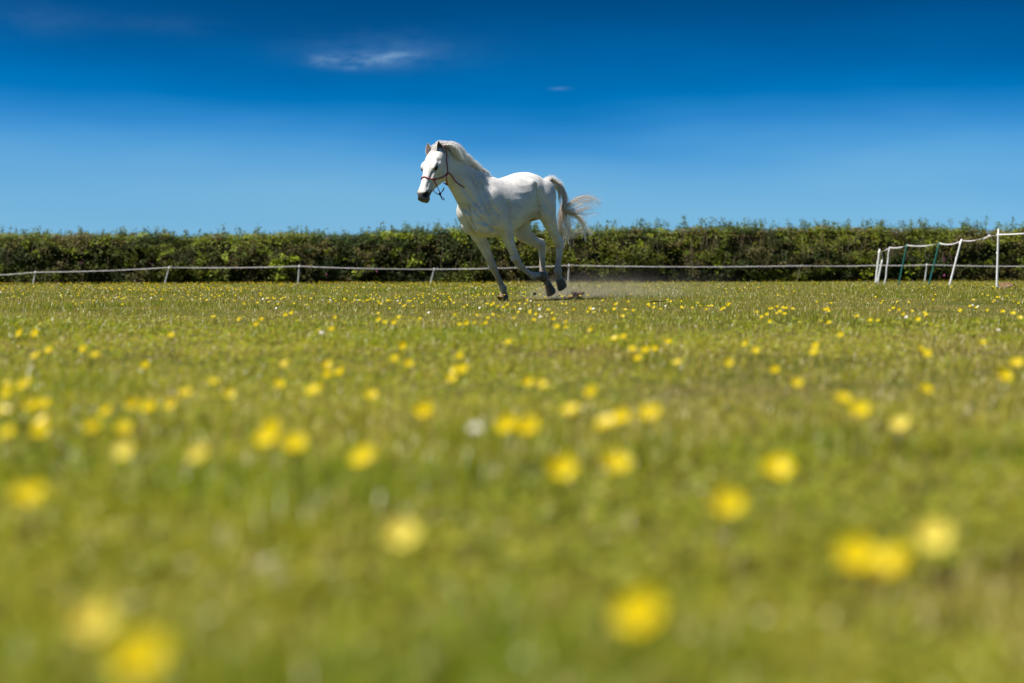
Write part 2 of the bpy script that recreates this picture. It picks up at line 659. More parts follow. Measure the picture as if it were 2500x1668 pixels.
# modelling of the surface: muscle edges that the low sun side picks out
screase([(935, 620), (944, 680), (947, 740), (950, 800)], 0.0180, -0.0297)          # behind the shoulder and triceps
screase([(700, 450), (740, 560), (790, 660), (850, 730)], 0.0246, -0.0214)                       # spine of the shoulder blade
screase([(590, 660), (600, 720), (612, 790), (640, 850)], 0.0148, -0.0396, False)               # groove of the breast
screase([(640, 690), (700, 770), (780, 840), (850, 880)], 0.0164, -0.0281, False)                       # lower edge of the shoulder
screase([(560, 760), (600, 830), (660, 890), (740, 920)], 0.0164, -0.0231, False)
screase([(430, 500), (480, 590), (540, 680), (590, 720)], 0.0180, -0.0231, False)                       # jugular groove
screase([(1170, 470), (1195, 560), (1205, 640), (1190, 740)], 0.0197, -0.0396)                   # flank fold in front of the thigh
screase([(1215, 520), (1250, 620), (1300, 700)], 0.0246, -0.0198)
bump((-.36, .20, 1.40), .085, .004)                                                          # point of hip
bump((-.36, -.20, 1.40), .085, .004)
bump((-.45, .25, 1.18), .10, -.014)                                                          # hollow of the flank
bump((-.45, -.25, 1.18), .10, -.014)
bump((.05, 0, 1.47), .12, -.006)
screase([(620, 770), (660, 800), (720, 830), (780, 830)], 0.0160, 0.0180, False)                        # pectoral folds over the breast
screase([(570, 790), (600, 860), (640, 900)], 0.0140, 0.0150, False)
screase([(660, 745), (720, 800), (800, 850)], 0.0100, 0.0120, False)
screase([(905, 860), (930, 940), (955, 1010), (970, 1050)], 0.0120, 0.0105)                      # vein and muscle edge of the forearm
screase([(875, 880), (905, 960), (940, 1040)], 0.0131, -0.0115)
screase([(690, 950), (740, 1050), (770, 1120)], 0.0131, -0.0115, False)
screase([(1240, 820), (1290, 890), (1340, 950)], 0.0148, -0.0132)
screase([(1300, 790), (1340, 870), (1375, 930)], 0.0131, -0.0165)
screase([(1340, 1030), (1345, 1100), (1342, 1180)], 0.0098, -0.0132)
screase([(1080, 930), (1150, 990), (1190, 1010)], 0.0148, -0.0115, False)
screase([(480, 600), (520, 640), (560, 700), (600, 760)], 0.0060, 0.0075, False)                  # veins
screase([(760, 800), (700, 790), (660, 760), (630, 720)], 0.0060, 0.0075, False)
screase([(1010, 800), (1080, 790), (1150, 740)], 0.0060, 0.0053, False)
screase([(500, 420), (560, 520), (640, 620), (700, 690)], 0.0246, -0.0165)                       # edge of the neck against the shoulder
screase([(620, 400), (680, 520), (720, 640), (770, 720)], 0.0213, -0.0198)
for zy in range(470, 800, 62):                                                              # ribs just felt under the skin
    screase([(985, zy), (1060, zy + 8), (1130, zy - 6)], .022, .0022)
for s in (-1, 1):
    # head: hollow over the eye, ridge of the cheek, groove along the nose, nostrils
    bump(HD(.195, .05, .112 * s), .028, -.012)
    bump(HD(.325, .03, .095 * s), .030, -.008)
    crease([HD(.29, .028, .092 * s), HD(.35, .02, .078 * s), HD(.42, .012, .066 * s)], .013, .008)
    crease([HD(.35, .048, .07 * s), HD(.45, .035, .058 * s), HD(.53, .03, .058 * s)], .016, -.007)
    bump(HD(.620, .016, .060 * s), .025, -.040, axis=(ax * 0.9 + dor * 0.4), stretch=1.5)
    crease([HD(.59, .03, .064 * s), HD(.62, .044, .048 * s), HD(.648, .03, .052 * s)], .012, .007)
    crease([HD(.678, -.03, 0.01 * s), HD(.65, -.048, .05 * s), HD(.60, -.054, .068 * s)], .008, -.009)
rs = np.random.default_rng(5)
body_me.vertices.foreach_set("co", co.astype(np.float32).ravel())
body_me.update()
co, no = mesh_np(body_me)
BV = BVHTree.FromPolygons([tuple(p) for p in co], [tuple(p.vertices) for p in body_me.polygons])

# coat colours: white hair over grey skin, dark muzzle and eye rims, muddy lower legs
coat = np.tile(np.array([0.74, 0.725, 0.695]), (len(co), 1))


def tintmix(w, c):
    global coat
    w = np.clip(w, 0, 1)[:, None]
    coat = coat * (1 - w) + np.array(c) * w


n1 = fbm(co[:, 0] * 9, co[:, 1] * 9, co[:, 2] * 9, 3, 1)
n2 = fbm(co[:, 0] * 28, co[:, 1] * 28, co[:, 2] * 28, 3, 2)
n3 = fbm(co[:, 0] * 90, co[:, 1] * 90, co[:, 2] * 90, 2, 4)
tintmix(sstep(n1, .42, .72) * .32, (.42, .40, .385))
tintmix(sstep(n3, .56, .80) * .48 * sstep(n1, .35, .6), (.36, .35, .35))                      # flea-bitten flecks
# grey skin shining through at the elbow, chest, flank
for c, r, k in (((.10, .20, 1.0), .16, .25), ((-.45, .2, 1.0), .16, .4), ((-.45, -.2, 1.0), .16, .4), ((-.4, 0, .93), .2, .5)):
    d2 = ((co - np.array(c)) ** 2).sum(1)
    tintmix(k * np.exp(-d2 / r ** 2), (.42, .40, .38))
for c, r in (((-.50, .06, .93), .10), ((-.42, -.02, .90), .10)):
    d2 = ((co - np.array(c)) ** 2).sum(1)
    tintmix(.95 * np.exp(-(d2 / r ** 2) ** 1.5), (.045, .035, .03))
# mud on the legs, thicker towards the hoof, and a smear on the belly
legz = sstep(co[:, 2], .95, .15) * (np.abs(co[:, 1]) > .04)
tintmix(legz * .36, (.36, .335, .31))
tintmix(sstep(co[:, 2], .62, .42) * .36, (.27, .235, .20))
tintmix(legz * .50 * sstep(n1 + n2 * .4, .45, .85), (.34, .27, .20))
tintmix(sstep(co[:, 2], .55, .10) * .65 * sstep(n2, .25, .65), (.27, .205, .15))
hind = sstep(co[:, 2], .80, .30) * (co[:, 0] < -.6)
tintmix(hind * .45, (.36, .30, .26))
tintmix(sstep(co[:, 2] + n2 * .08, .36, .20) * (co[:, 0] < -.6) * .85, (.15, .115, .10))
tintmix(sstep(co[:, 2] + n2 * .06, .14, .06) * (co[:, 0] > -.5) * .6, (.42, .30, .22))
p, _n = surf(1190, 1225)
if p is not None:
    d2 = ((co - np.array(p)) ** 2).sum(1)
    tintmix(.8 * np.exp(-d2 / .035 ** 2), (.50, .31, .24))
for zx, zy in ((1000, 1090), (1030, 1110), (1370, 1000), (1230, 990), (810, 1200)):
    p, _n = surf(zx, zy)
    if p is not None:
        d2 = ((co - np.array(p)) ** 2).sum(1)
        tintmix(.5 * np.exp(-d2 / .05 ** 2) * sstep(n2, .3, .6), (.36, .29, .22))
p, _n = surf(1130, 735)
if p is not None:
    d = co - np.array(p)
    tintmix(.65 * np.exp(-((d[:, 0] + d[:, 2] * .8) / .05) ** 2 - (d[:, 2] / .03) ** 2 - (d[:, 1] / .1) ** 2) * sstep(n2, .3, .6), (.33, .24, .17))
# head
hd = co - np.array(POLL)
hdd, hdu, hdw = hd @ np.array(ax), hd @ np.array(dor), hd @ np.array(lat_h)
onhead = (co[:, 0] > .9) & (np.abs(hdw) < .14)
muz = sstep(hdd + n2 * .05 - np.clip(hdu, -.1, .06) * .80, .565, .620) * onhead
tintmix(muz * .97, (.016, .014, .014))
tintmix(sstep(hdd, .36, .60) * onhead * .45 * sstep(-hdu, -.05, .02), (.20, .19, .19))
tintmix(np.exp(-(((hdd - .668) / .02) ** 2 + ((hdu + .035) / .02) ** 2)) * onhead * .14, (.42, .27, .24))
for s in (-1, 1):
    nost = ((hdd - .612) / .046) ** 2 + ((hdu - .016) / .034) ** 2 + ((hdw - .064 * s) / .042) ** 2
    tintmix(np.exp(-nost ** 2) * onhead * 1.2, (.003, .003, .003))
    eye = ((hdd - .285) / .034) ** 2 + ((hdu - .046) / .023) ** 2 + ((hdw - .115 * s) / .06) ** 2
    tintmix(np.exp(-eye) * onhead * .85, (.05, .045, .045))
    tr = ((hdd - .32) / .05) ** 2 + ((hdu - .03) / .014) ** 2 + ((hdw - .095 * s) / .05) ** 2
    tintmix(np.exp(-tr) * onhead * .40, (.18, .17, .17))
    bone = ((hdd - .38) / .09) ** 2 + ((hdu - .045) / .012) ** 2 + ((hdw - .07 * s) / .06) ** 2
    tintmix(np.exp(-bone) * onhead * .6, (.10, .095, .095))
    temple = ((hdd - .12) / .04) ** 2 + ((hdu - .04) / .02) ** 2 + ((hdw - .10 * s) / .05) ** 2
    tintmix(np.exp(-temple) * onhead * .30, (.40, .32, .25))
cheek = np.exp(-(((hdd - .22) / .12) ** 2 + ((hdu + .13) / .07) ** 2)) * onhead * sstep(n1, .35, .65)
tintmix(cheek * .28, (.45, .42, .40))
a = body_me.color_attributes.new("tint", "FLOAT_COLOR", "POINT")
cc = np.ones((len(co), 4), dtype=np.float32)
cc[:, :3] = coat
a.data.foreach_set("color", cc.ravel())

coat_m, ct, cb = principled("white_coat", rough=0.52, spec=0.28)
at = ct.n("ShaderNodeAttribute", attribute_name="tint")
tcn = ct.n("ShaderNodeTexCoord")
mapn = ct.n("ShaderNodeMapping", {0: tcn.outputs["Object"], "Scale": (1.0, 1.0, 2.2)})
fur = ct.n("ShaderNodeTexNoise", {"Vector": mapn.outputs[0], "Scale": 130.0, "Detail": 3.0, "Roughness": 0.6})
mot = ct.n("ShaderNodeTexNoise", {"Vector": tcn.outputs["Object"], "Scale": 34.0, "Detail": 4.0, "Roughness": 0.65})
fc = ct.ramp(mot.outputs[0], [(0.35, (0.90, 0.90, 0.90)), (0.62, (1.03, 1.02, 1.0))])
base = ct.mix(1.0, at.outputs["Color"], fc, "MULTIPLY")
ct.t.links.new(base, cb.inputs["Base Color"])
bm_n = ct.n("ShaderNodeBump", {"Strength": 0.35, "Distance": 0.007, "Height": fur.outputs[0]})
ct.t.links.new(bm_n.outputs[0], cb.inputs["Normal"])
cb.inputs["Subsurface Weight"].default_value = 0.06
cb.inputs["Subsurface Radius"].default_value = (0.02, 0.012, 0.008)
cb.inputs["Sheen Weight"].default_value = 0.02
cb.inputs["Sheen Roughness"].default_value = 0.4

horse = empty("horse", HO, math.radians(HEAD_DEG))
tag(horse, "white horse in a red rope halter cantering across the field", "horse")
body = link_mesh("body", body_me, coat_m, horse)

# ears
def ear(side, tip, base_c, facing, wid, dark):
    """a leaf-shaped cup: outer shell and hollow inner face"""
    tip, base_c, facing = Vector(tip), Vector(base_c), Vector(facing).normalized()
    axis = tip - base_c
    L_ = axis.length
    a_ = axis.normalized()
    side_v = a_.cross(facing).normalized()
    fr = side_v.cross(a_).normalized()
    if fr.dot(facing) < 0:
        fr = -fr
    prof = [(0, .62), (.12, .80), (.3, 1.0), (.5, .98), (.7, .76), (.85, .46), (.95, .2), (1, .03)]
    vs_, fs, cols = [], [], []
    n = 15
    for i, (u, w) in enumerate(prof):
        for layer in (0, 1):
            for j in range(n):
                ang = math.radians(-122 + 244 * j / (n - 1))
                rr = wid * w * (1 if layer == 0 else .88)
                # open towards 'fr'
                p = base_c + a_ * (u * L_ + (0.0)) - fr * (math.cos(ang) * rr * .72) + side_v * (math.sin(ang) * rr) - fr * (.01 * math.sin(u * 3.1))
                vs_.append(p)
                cols.append((.74, .72, .69) if layer == 0 else ((.10, .085, .075) if dark else (.60, .49, .45)))  # inner colour carries the light: dark for the shaded ear, pale for the lit
    st = 2 * n
    for i in range(len(prof) - 1):
        for j in range(n - 1):
            a0 = i * st + j
            fs.append((a0, a0 + 1, a0 + st + 1, a0 + st))
            b0 = i * st + n + j
            fs.append((b0 + 1, b0, b0 + st, b0 + st + 1))
        for j in (0, n - 1):
            fs.append((i * st + j, i * st + st + j, i * st + st + n + j, i * st + n + j))
    me = bpy.data.meshes.new("ear")
    me.from_pydata([tuple(v) for v in vs_], [], fs)
    ca = me.color_attributes.new("tint", "FLOAT_COLOR", "POINT")
    ca.data.foreach_set("color", np.array([c + (1,) for c in cols], dtype=np.float32).ravel())
    me.update()
    return link_mesh("ear", me, coat_m, horse)


near_ear = ear(1, Q(320, 90, .078), Q(356, 225, .076), Vector((.62, .78, .1)), .050, True)
near_ear["label"] = "pricked ear with a shaded inside"
ear(-1, Q(228, 104, -.078), Q(250, 235, -.068), Vector((.9, .42, .1)), .044, False)

# eyes
eye_m, et, eb = principled("dark_eye", (.003, .002, .002), 0.25, 0.12)
for s in (-1, 1):
    h = BV.ray_cast(HD(.285, .046, .3 * s), -lat_h * s, 1)
    c = h[0] - lat_h * (s * .006)
    S = Solid()
    S.ellipsoid(c, (.032, .021, .022), rot=Matrix((ax, lat_h, dor)).transposed(), n=14)
    me = bpy.data.meshes.new("eye")
    me.from_pydata(S.v, [], S.f)
    link_mesh("eye", me, eye_m, horse)
    # upper lid
    S = Solid()
    pts = []
    for k in range(7):
        q = -1 + 2 * k / 6
        pts.append((HD(.285 + q * .028, .046 + .020 * (1 - q * q) - .001, 0) + lat_h * (lat_h.dot(h[0] - HD(.285, .046, 0)) - s * .002 * (1 + 2 * q * q)), .006, .006))
    S.tube(pts, lat=lat_h, n=8, sub=2)
    me = bpy.data.meshes.new("eyelid")
    me.from_pydata(S.v, [], S.f)
    lid_m = bpy.data.materials.get("lid") or principled("lid", (.10, .09, .085), .6)[0]
    link_mesh("eyelid", me, lid_m, horse)

# hooves
hoof_m, ht, hb = principled("hoof_horn", (.10, .08, .065), .55, .3)
hn = ht.n("ShaderNodeTexNoise", {"Scale": 40.0, "Detail": 4.0})
hc = ht.ramp(hn.outputs[0], [(.3, (.06, .042, .03)), (.55, (.19, .125, .085)), (.75, (.32, .225, .16))])
ht.t.links.new(hc, hb.inputs["Base Color"])


def hoof(c0, c1, toe, r0, r1, label=None, long=1.22):
    """c0 centre of the coronet, c1 centre of the sole, toe: direction the toe points"""
    ax_ = (c1 - c0)
    a_ = ax_.normalized()
    f = (toe - a_ * toe.dot(a_)).normalized()
    l = a_.cross(f)
    rings = []
    n = 24
    for u, k, sh in ((-.08, .86, -.01), (.0, 1.0, .0), (.12, 1.02, .1), (.5, 1.0, .5), (.93, 1.0, .93), (1.0, .97, 1.0)):
        r = (r0 + (r1 - r0) * max(u, 0)) * k
        ring = []
        for j in range(n):
            a = 2 * math.pi * j / n
            x = math.cos(a) * r * (long if math.cos(a) > 0 else .92)
            y = math.sin(a) * r * (1.0 if math.cos(a) > -.3 else .93)
            slant = (math.cos(a) * .5 + .5) * sh * .018
            # heels are shorter than the toe
            heel = max(0, -math.cos(a)) * .28 * max(u, 0)
            ring.append(c0 + ax_ * (u - heel * .5) + f * (x + slant) + l * y)
        rings.append(ring)
    # concave sole
    last = rings[-1]
    cen = sum(last, Vector()) / n
    rings.append([cen + (p - cen) * .82 for p in last])
    rings.append([cen + (p - cen) * .35 - a_ * .014 for p in last])
    S = Solid()
    S.loft(rings)
    me = bpy.data.meshes.new("hoof")
    me.from_pydata(S.v, [], S.f)
    me.update()
    o = link_mesh("hoof", me, hoof_m, horse)
    if label:
        o["label"] = label
    return o


hoof(Q(1196, 1250, .19), Q(1243, 1263, .19), Vector((-.1, 0, -1)), .044, .052, "lifted front hoof folded under the belly")
c = Q(899, 1432, -.15)
hoof(c, Vector((c.x + .035, c.y, .004)), Vector((1, 0, 0)), .048, .064, "front hoof planted in the grass")
hoof(Q(1374, 1290, .18), Q(1406, 1352, .18), Vector((.75, 0, -.66)), .043, .060)
hoof(Q(1275, 1330, -.155), Q(1310, 1402, -.155), Vector((.75, 0, -.66)), .043, .062)

# ------------------------------------------------------------------ hair
hair_m, hh, hbsdf = principled("horse_hair", rough=0.5, spec=0.3)
at = hh.n("ShaderNodeAttribute", attribute_name="tint")
hh.t.links.new(at.outputs["Color"], hbsdf.inputs["Base Color"])
trn = hh.n("ShaderNodeBsdfTranslucent", {"Color": at.outputs["Color"]})
mxs = hh.n("ShaderNodeMixShader", {0: .48, 1: hbsdf.outputs[0], 2: trn.outputs[0]})
hh.t.links.new(mxs.outputs[0], hh.t.nodes["Material Output"].inputs["Surface"])


def spline(P, n):
    """Catmull-Rom through the control points (m,3) -> (n,3)"""
    P = np.asarray(P, dtype=float)
    m = len(P)
    t = np.linspace(0, m - 1 - 1e-6, n)
    i = t.astype(int)
    f = (t - i)[:, None]
    g = lambda k: P[np.clip(k, 0, m - 1)]
    p0, p1, p2, p3 = g(i - 1), g(i), g(i + 1), g(i + 2)
    return 0.5 * (2 * p1 + (p2 - p0) * f + (2 * p0 - 5 * p1 + 4 * p2 - p3) * f ** 2 + (3 * p1 - p0 - 3 * p2 + p3) * f ** 3)


hair_rng = np.random.default_rng(41)


class Hair:
    def __init__(self):
        self.V, self.Qd, self.C, self.n = [], [], [], 0

    def strand(self, pts, w0, w1, c0, c1):
        """flat tapered strand that twists a little along its length"""
        pts = np.asarray(pts)
        m = len(pts)
        d = np.gradient(pts, axis=0)
        d /= np.linalg.norm(d, axis=1)[:, None] + 1e-9
        ref = np.array([.3, .5, .81])
        s = np.cross(d, ref)
        s /= np.linalg.norm(s, axis=1)[:, None] + 1e-9
        u = np.cross(d, s)
        tt = np.linspace(0, 1, m)
        a_ = hair_rng.uniform(0, 6.28) + hair_rng.normal(0, .8) * tt
        e = s * np.cos(a_)[:, None] + u * np.sin(a_)[:, None]
        w = (w0 * (1 - tt) + w1 * tt)[:, None]
        V = np.stack([pts + e * w, pts - e * w], 1).reshape(-1, 3)
        i = np.arange(m - 1) * 2
        self.Qd.append(np.stack([i, i + 1, i + 3, i + 2], 1) + self.n)
        self.V.append(V)
        c = np.array(c0) * (1 - tt)[:, None] + np.array(c1) * tt[:, None]
        self.C.append(np.repeat(c, 2, 0))
        self.n += len(V)

    def build(self, name, parent):
        me = np_mesh(name, np.concatenate(self.V), quads=np.concatenate(self.Qd), color=np.concatenate(self.C))
        return link_mesh(name, me, hair_m, parent)


hr = np.random.default_rng(3)


def hug_pt(p, off):
    loc, n_, _, _ = BV.find_nearest(Vector(p))
    return loc + n_ * off


def lock(hair, ctrl, count, spread0, spread1, w, c0, c1, n=14, curl=.0, short=.25):
    """a lock: many strands following one guide, each a little off"""
    g = np.array([tuple(p) for p in ctrl], dtype=float)
    for _ in range(int(count * 1.3)):
        o0 = hr.normal(0, 1, 3) * spread0
        o1 = hr.normal(0, 1, 3) * spread1
        tt = np.linspace(0, 1, len(g))[:, None]
        P = g + o0 * (1 - tt) + o1 * tt ** 1.3 + hr.normal(0, 1, g.shape) * curl * tt
        pts = spline(P, n)
        cut = 1 - hr.random() ** 2 * short
        pts = spline(P, 40)[: max(6, int(40 * cut))]
        pts = pts[np.linspace(0, len(pts) - 1, n).astype(int)]
        k = hr.normal(1, .10)
        hair.strand(pts, w * hr.uniform(.7, 1.2), w * .25, np.clip(np.array(c0) * k, 0, .95), np.clip(np.array(c1) * k, 0, .95))


# tail: short hair on the dock puffed up, then long locks streaming back
T = Hair()
WH, CR, TN, BR, DK = (.93, .915, .89), (.90, .87, .82), (.82, .77, .70), (.66, .58, .49), (.32, .25, .185)
# short bristles standing off the dock: stay over the top of the tail
for k in range(420):
    u = hr.random()
    root = spline([tuple(Q(1262, 425, 0)), tuple(Q(1300, 440, 0)), tuple(Q(1345, 470, 0))], 30)[int(u * 29)]
    root = root + np.array([0, hr.normal(0, .02), 0])
    L_ = hr.uniform(.06, .14)
    d = np.array([-.72 - .25 * u + hr.normal(0, .14), hr.normal(0, .2), .62 - .35 * u + hr.normal(0, .16)])
    d /= np.linalg.norm(d)
    P = [root, root + d * L_ * .5, root + d * L_ + np.array([-.02, 0, -.03])]
    T.strand(spline(P, 7), .0024, .0006, WH, WH)
DOCK = [Q(1292, 425, 0), Q(1345, 455, .01), Q(1390, 510, .02), Q(1412, 580, .02), Q(1405, 660, .02)]


def tl(z, count, s0, s1, w, c0, c1, t1=.12, t0=0.0, curl=.012, short=.3, n=18):
    m = len(z)
    ctrl = [Q(a, b, t0 + (t1 - t0) * (i / (m - 1)) ** 1.2) for i, (a, b) in enumerate(z)]
    lock(T, ctrl, count, s0, s1, w, c0, c1, n=n, curl=curl, short=short)


top = [(1285, 425), (1350, 460), (1402, 520), (1420, 600)]
tl([(1280, 425), (1330, 445), (1370, 495), (1385, 560), (1390, 640)], 70, .016, .03, .0026, CR, BR, .06, curl=.008)
tl([(1300, 430), (1365, 465), (1415, 530), (1432, 600), (1420, 670)], 75, .014, .022, .0026, CR, TN, .04, curl=.006)
tl(top + [(1405, 670), (1385, 760), (1380, 850), (1395, 920)], 70, .014, .018, .0026, TN, DK, .0)
tl(top + [(1395, 660), (1375, 740), (1370, 830), (1372, 900)], 50, .014, .020, .0026, BR, DK, -.05)
tl(top + [(1420, 650), (1450, 645), (1500, 605), (1580, 575), (1660, 572), (1755, 605)], 34, .010, .022, .0025, BR, TN, .18, curl=.009)
tl(top + [(1420, 650), (1460, 640), (1530, 590), (1610, 572), (1690, 600), (1750, 662)], 38, .010, .016, .0025, TN, BR, .20, curl=.007)
tl(top + [(1418, 660), (1470, 660), (1550, 620), (1640, 605), (1700, 640), (1735, 690)], 24, .012, .028, .0025, TN, CR, .2)
tl(top + [(1415, 660), (1470, 690), (1560, 640), (1640, 600), (1660, 590)], 30, .012, .020, .0025, TN, CR, .16)
tl(top + [(1412, 670), (1480, 700), (1570, 680), (1640, 650), (1690, 640)], 34, .014, .022, .0025, TN, CR, .16)
tl(top + [(1410, 675), (1490, 715), (1580, 690), (1650, 665), (1690, 672)], 30, .012, .018, .0025, BR, (.62, .46, .30), .14)
tl(top + [(1408, 680), (1490, 725), (1590, 735), (1660, 720), (1712, 738)], 26, .014, .026, .0025, TN, TN, .14)
tl(top + [(1405, 690), (1450, 710), (1520, 735), (1570, 780), (1610, 840), (1660, 915)], 75, .018, .015, .0025, TN, CR, .10, curl=.006, short=.2)
tl(top + [(1405, 690), (1460, 715), (1530, 750), (1570, 810), (1590, 880), (1602, 955)], 55, .018, .014, .0025, TN, CR, .10, curl=.006, short=.2)
tl(top + [(1405, 690), (1480, 740), (1560, 765), (1620, 775), (1665, 790)], 24, .015, .03, .0025, TN, TN, .12)
tl(top + [(1400, 700), (1420, 780), (1440, 850), (1460, 900), (1500, 890), (1570, 850), (1600, 830)], 34, .016, .024, .0025, BR, TN, .06)
tl(top + [(1400, 700), (1410, 800), (1420, 890), (1470, 905), (1540, 895)], 34, .016, .028, .0025, BR, CR, .04)
tl(top + [(1400, 700), (1450, 780), (1470, 840), (1440, 890), (1420, 940), (1425, 1020)], 26, .014, .022, .0025, TN, CR, .03)
tl(top + [(1400, 700), (1430, 800), (1460, 850), (1440, 920), (1455, 960), (1478, 1005)], 26, .014, .022, .0025, TN, CR, .03)
tl(top + [(1402, 700), (1440, 740), (1480, 790), (1500, 850), (1470, 890)], 24, .014, .03, .0026, BR, TN, .05)
tail = T.build("tail", horse)
tail["label"] = "pale brown tail streaming out in loose strands"

# mane: roots along the crest, hair blown back and falling over the near side
M = Hair()
crest = spline([(.30, 0, 1.50), (.40, 0, 1.53), (.58, 0, 1.605), (.80, 0, 1.705), (.95, 0, 1.765), (1.03, 0, 1.78)], 60)
for k in range(3700):
    g = hr.integers(0, 46)                                            # hair hangs together in locks
    gr = np.random.default_rng(100 + int(g))
    u = np.clip((g + .5) / 46 + hr.normal(0, .016), 0, 1)
    wavy, gl, gs, glift = gr.uniform(-1, 1), gr.uniform(.7, 1.3), gr.uniform(-.14, .14), gr.uniform(-.9, .8)
    root = crest[int(u * 59)].copy()
    sd = 1 if (hr.random() < .80) else -1
    root += np.array([0, sd * abs(hr.normal(0, .012)), hr.normal(-.004, .005)])
    L_ = (.06 + .19 * u ** 1.3) * gl * hr.uniform(.72, 1.05)
    back = np.array([-.80 + gs + hr.normal(0, .06), sd * (.36 + .10 * wavy + hr.normal(0, .05)), .16 * glift])
    back /= np.linalg.norm(back)
    up_ = .020 + .026 * (.5 + .5 * wavy) * (.35 + u)
    P = [root, root + back * L_ * .4 + np.array([0, 0, up_]), root + back * L_ * .75 + np.array([-.02, sd * (.012 + .014 * wavy), -.18 * L_ + up_ * .6]),
         root + back * L_ + np.array([-.03 - .02 * wavy, sd * (.006 - .012 * wavy), -.62 * L_ + .30 * L_ * max(glift, 0)])]
    P = np.array(P) + hr.normal(0, .0028, (4, 3)) * np.array([0, .6, 1, 1.5])[:, None]
    pts = spline(P, 11)
    for i in range(1, 11):
        loc, nrm_, _, dist = BV.find_nearest(Vector(pts[i]))
        if (Vector(pts[i]) - loc).dot(nrm_) < .008:
            pts[i] = np.array(loc + nrm_ * (.008 + .006 * hr.random()))
    kk = hr.normal(1, .05) * (1 + .05 * wavy)
    c0 = np.clip(np.array((.95, .935, .91)) * kk, 0, .97)
    M.strand(pts, .0017, .0005, c0, np.clip(c0 * 1.05, 0, .93))
for k in range(450):                                                  # hair behind the ear, lying over the crown strap
    u = hr.uniform(.84, 1.0)
    root = crest[int(u * 59)] + np.array([0, abs(hr.normal(.02, .018)), -.006])
    L_ = hr.uniform(.10, .20)
    P = np.array([root, root + np.array([-.35, .42, .05]) * L_, root + np.array([-.75, .62, -.35]) * L_, root + np.array([-1.05, .66, -.85]) * L_]) + hr.normal(0, .004, (4, 3))
    pts = spline(P, 10)
    for i in range(1, 10):
        loc, nrm_, _, dist = BV.find_nearest(Vector(pts[i]))
        if (Vector(pts[i]) - loc).dot(nrm_) < .014:
            pts[i] = np.array(loc + nrm_ * (.014 + .006 * hr.random()))
    c0 = np.clip(np.array((.95, .935, .91)) * hr.normal(1, .05), 0, .97)
    M.strand(pts, .0017, .0005, c0, c0)
# fly-aways above the crest
for (a0, b0, a1, b1, a2, b2) in ((380, 135, 430, 150, 482, 128), (420, 160, 470, 165, 480, 125), (350, 120, 380, 118, 395, 105), (560, 240, 572, 225, 572, 200),
                                 (545, 235, 560, 232, 565, 205), (640, 320, 655, 318, 662, 305), (470, 190, 520, 200, 545, 195), (500, 205, 545, 225, 570, 222), (430, 150, 480, 150, 520, 165), (590, 270, 615, 275, 632, 262), (400, 140, 450, 138, 500, 140), (520, 225, 560, 245, 600, 250), (460, 175, 500, 178, 530, 170)):
    lock(M, [Q(a0, b0, 0), Q(a1, b1, .01), Q(a2, b2, .02)], 46, .014, .007, .0018, WH, WH, n=9, curl=.004)
mane = M.build("mane", horse)
FL = Hair()
for k in range(420):
    r0 = HD(hr.uniform(-.03, .01), .05, hr.normal(0, .016))
    mid = HD(hr.uniform(.0, .03), .082 + hr.normal(0, .006), hr.normal(0, .020))
    end = HD(hr.uniform(.04, .09), .090 + abs(hr.normal(0, .004)), hr.normal(.012, .024))
    FL.strand(spline([tuple(r0), tuple(mid), tuple(hug_pt(end, .004))], 8), .0018, .0006, (.84, .82, .79), (.86, .84, .81))
for k in range(320):      # top-knot thrown back between the ears
    r0 = HD(hr.uniform(-.03, .01), .05, hr.normal(-.01, .014))
    P = [tuple(r0), tuple(r0 + Vector((-.01, 0, .022 + hr.normal(0, .008)))), tuple(r0 + Vector((-.08 + hr.normal(0, .02), hr.normal(.02, .02), .028 + hr.normal(0, .012)))),
         tuple(r0 + Vector((-.17 + hr.normal(0, .03), hr.normal(.02, .02), -.01 + hr.normal(0, .02))))]
    FL.strand(spline(P, 9), .0018, .0006, (.84, .82, .79), (.88, .86, .83))
FL.build("forelock", horse)

# ------------------------------------------------------------------ rope halter
rope_m, rt, rb = principled("red_rope", (.30, .018, .028), .7, .25)
rtc = rt.n("ShaderNodeTexCoord")
rw = rt.n("ShaderNodeTexNoise", {"Vector": rtc.outputs["Object"], "Scale": 160.0, "Detail": 2.0})
rc = rt.ramp(rw.outputs[0], [(.35, (.17, .010, .020)), (.6, (.36, .022, .034))])
rt.t.links.new(rc, rb.inputs["Base Color"])
rbm = rt.n("ShaderNodeBump", {"Strength": .5, "Distance": .002, "Height": rw.outputs[0]})
rt.t.links.new(rbm.outputs[0], rb.inputs["Normal"])
blue_m, _bt, _bb = principled("navy_rope", (.018, .016, .075), .7, .25)
halter = empty("rope_halter", HO, math.radians(HEAD_DEG))
tag(halter, "red rope halter with a trailing red end on the horse's head", "halter")


def rope(name, pts, r=.0055, mat=None, n=40, lie=None):
    pts = [tuple(p) for p in pts]
    c = spline(pts, n)
    if lie is not None:                       # keep the rope on the skin, never inside it
        for i in range(n):
            loc, n_, _, _ = BV.find_nearest(Vector(c[i]))
            if (Vector(c[i]) - loc).dot(n_) < lie:
                c[i] = np.array(loc + n_ * lie)
    S = Solid()
    S.tube([(Vector(p), r, r) for p in c], lat=Vector((.21, .53, .82)), n=7, sub=1)
    me = bpy.data.meshes.new(name)
    me.from_pydata(S.v, [], S.f)
    me.update()
    return link_mesh(name, me, mat or rope_m, halter)


def out_pt(zx, zy, off=.006):
    p, n_ = surf(zx, zy)
    if p is None:
        return None
    return p + n_ * off


def mirror(p):
    w = (p - POLL).dot(lat_h)
    return p - lat_h * (2 * w)


def hug(p, off=.006):
    loc, n_, _, _ = BV.find_nearest(p)
    return loc + n_ * off


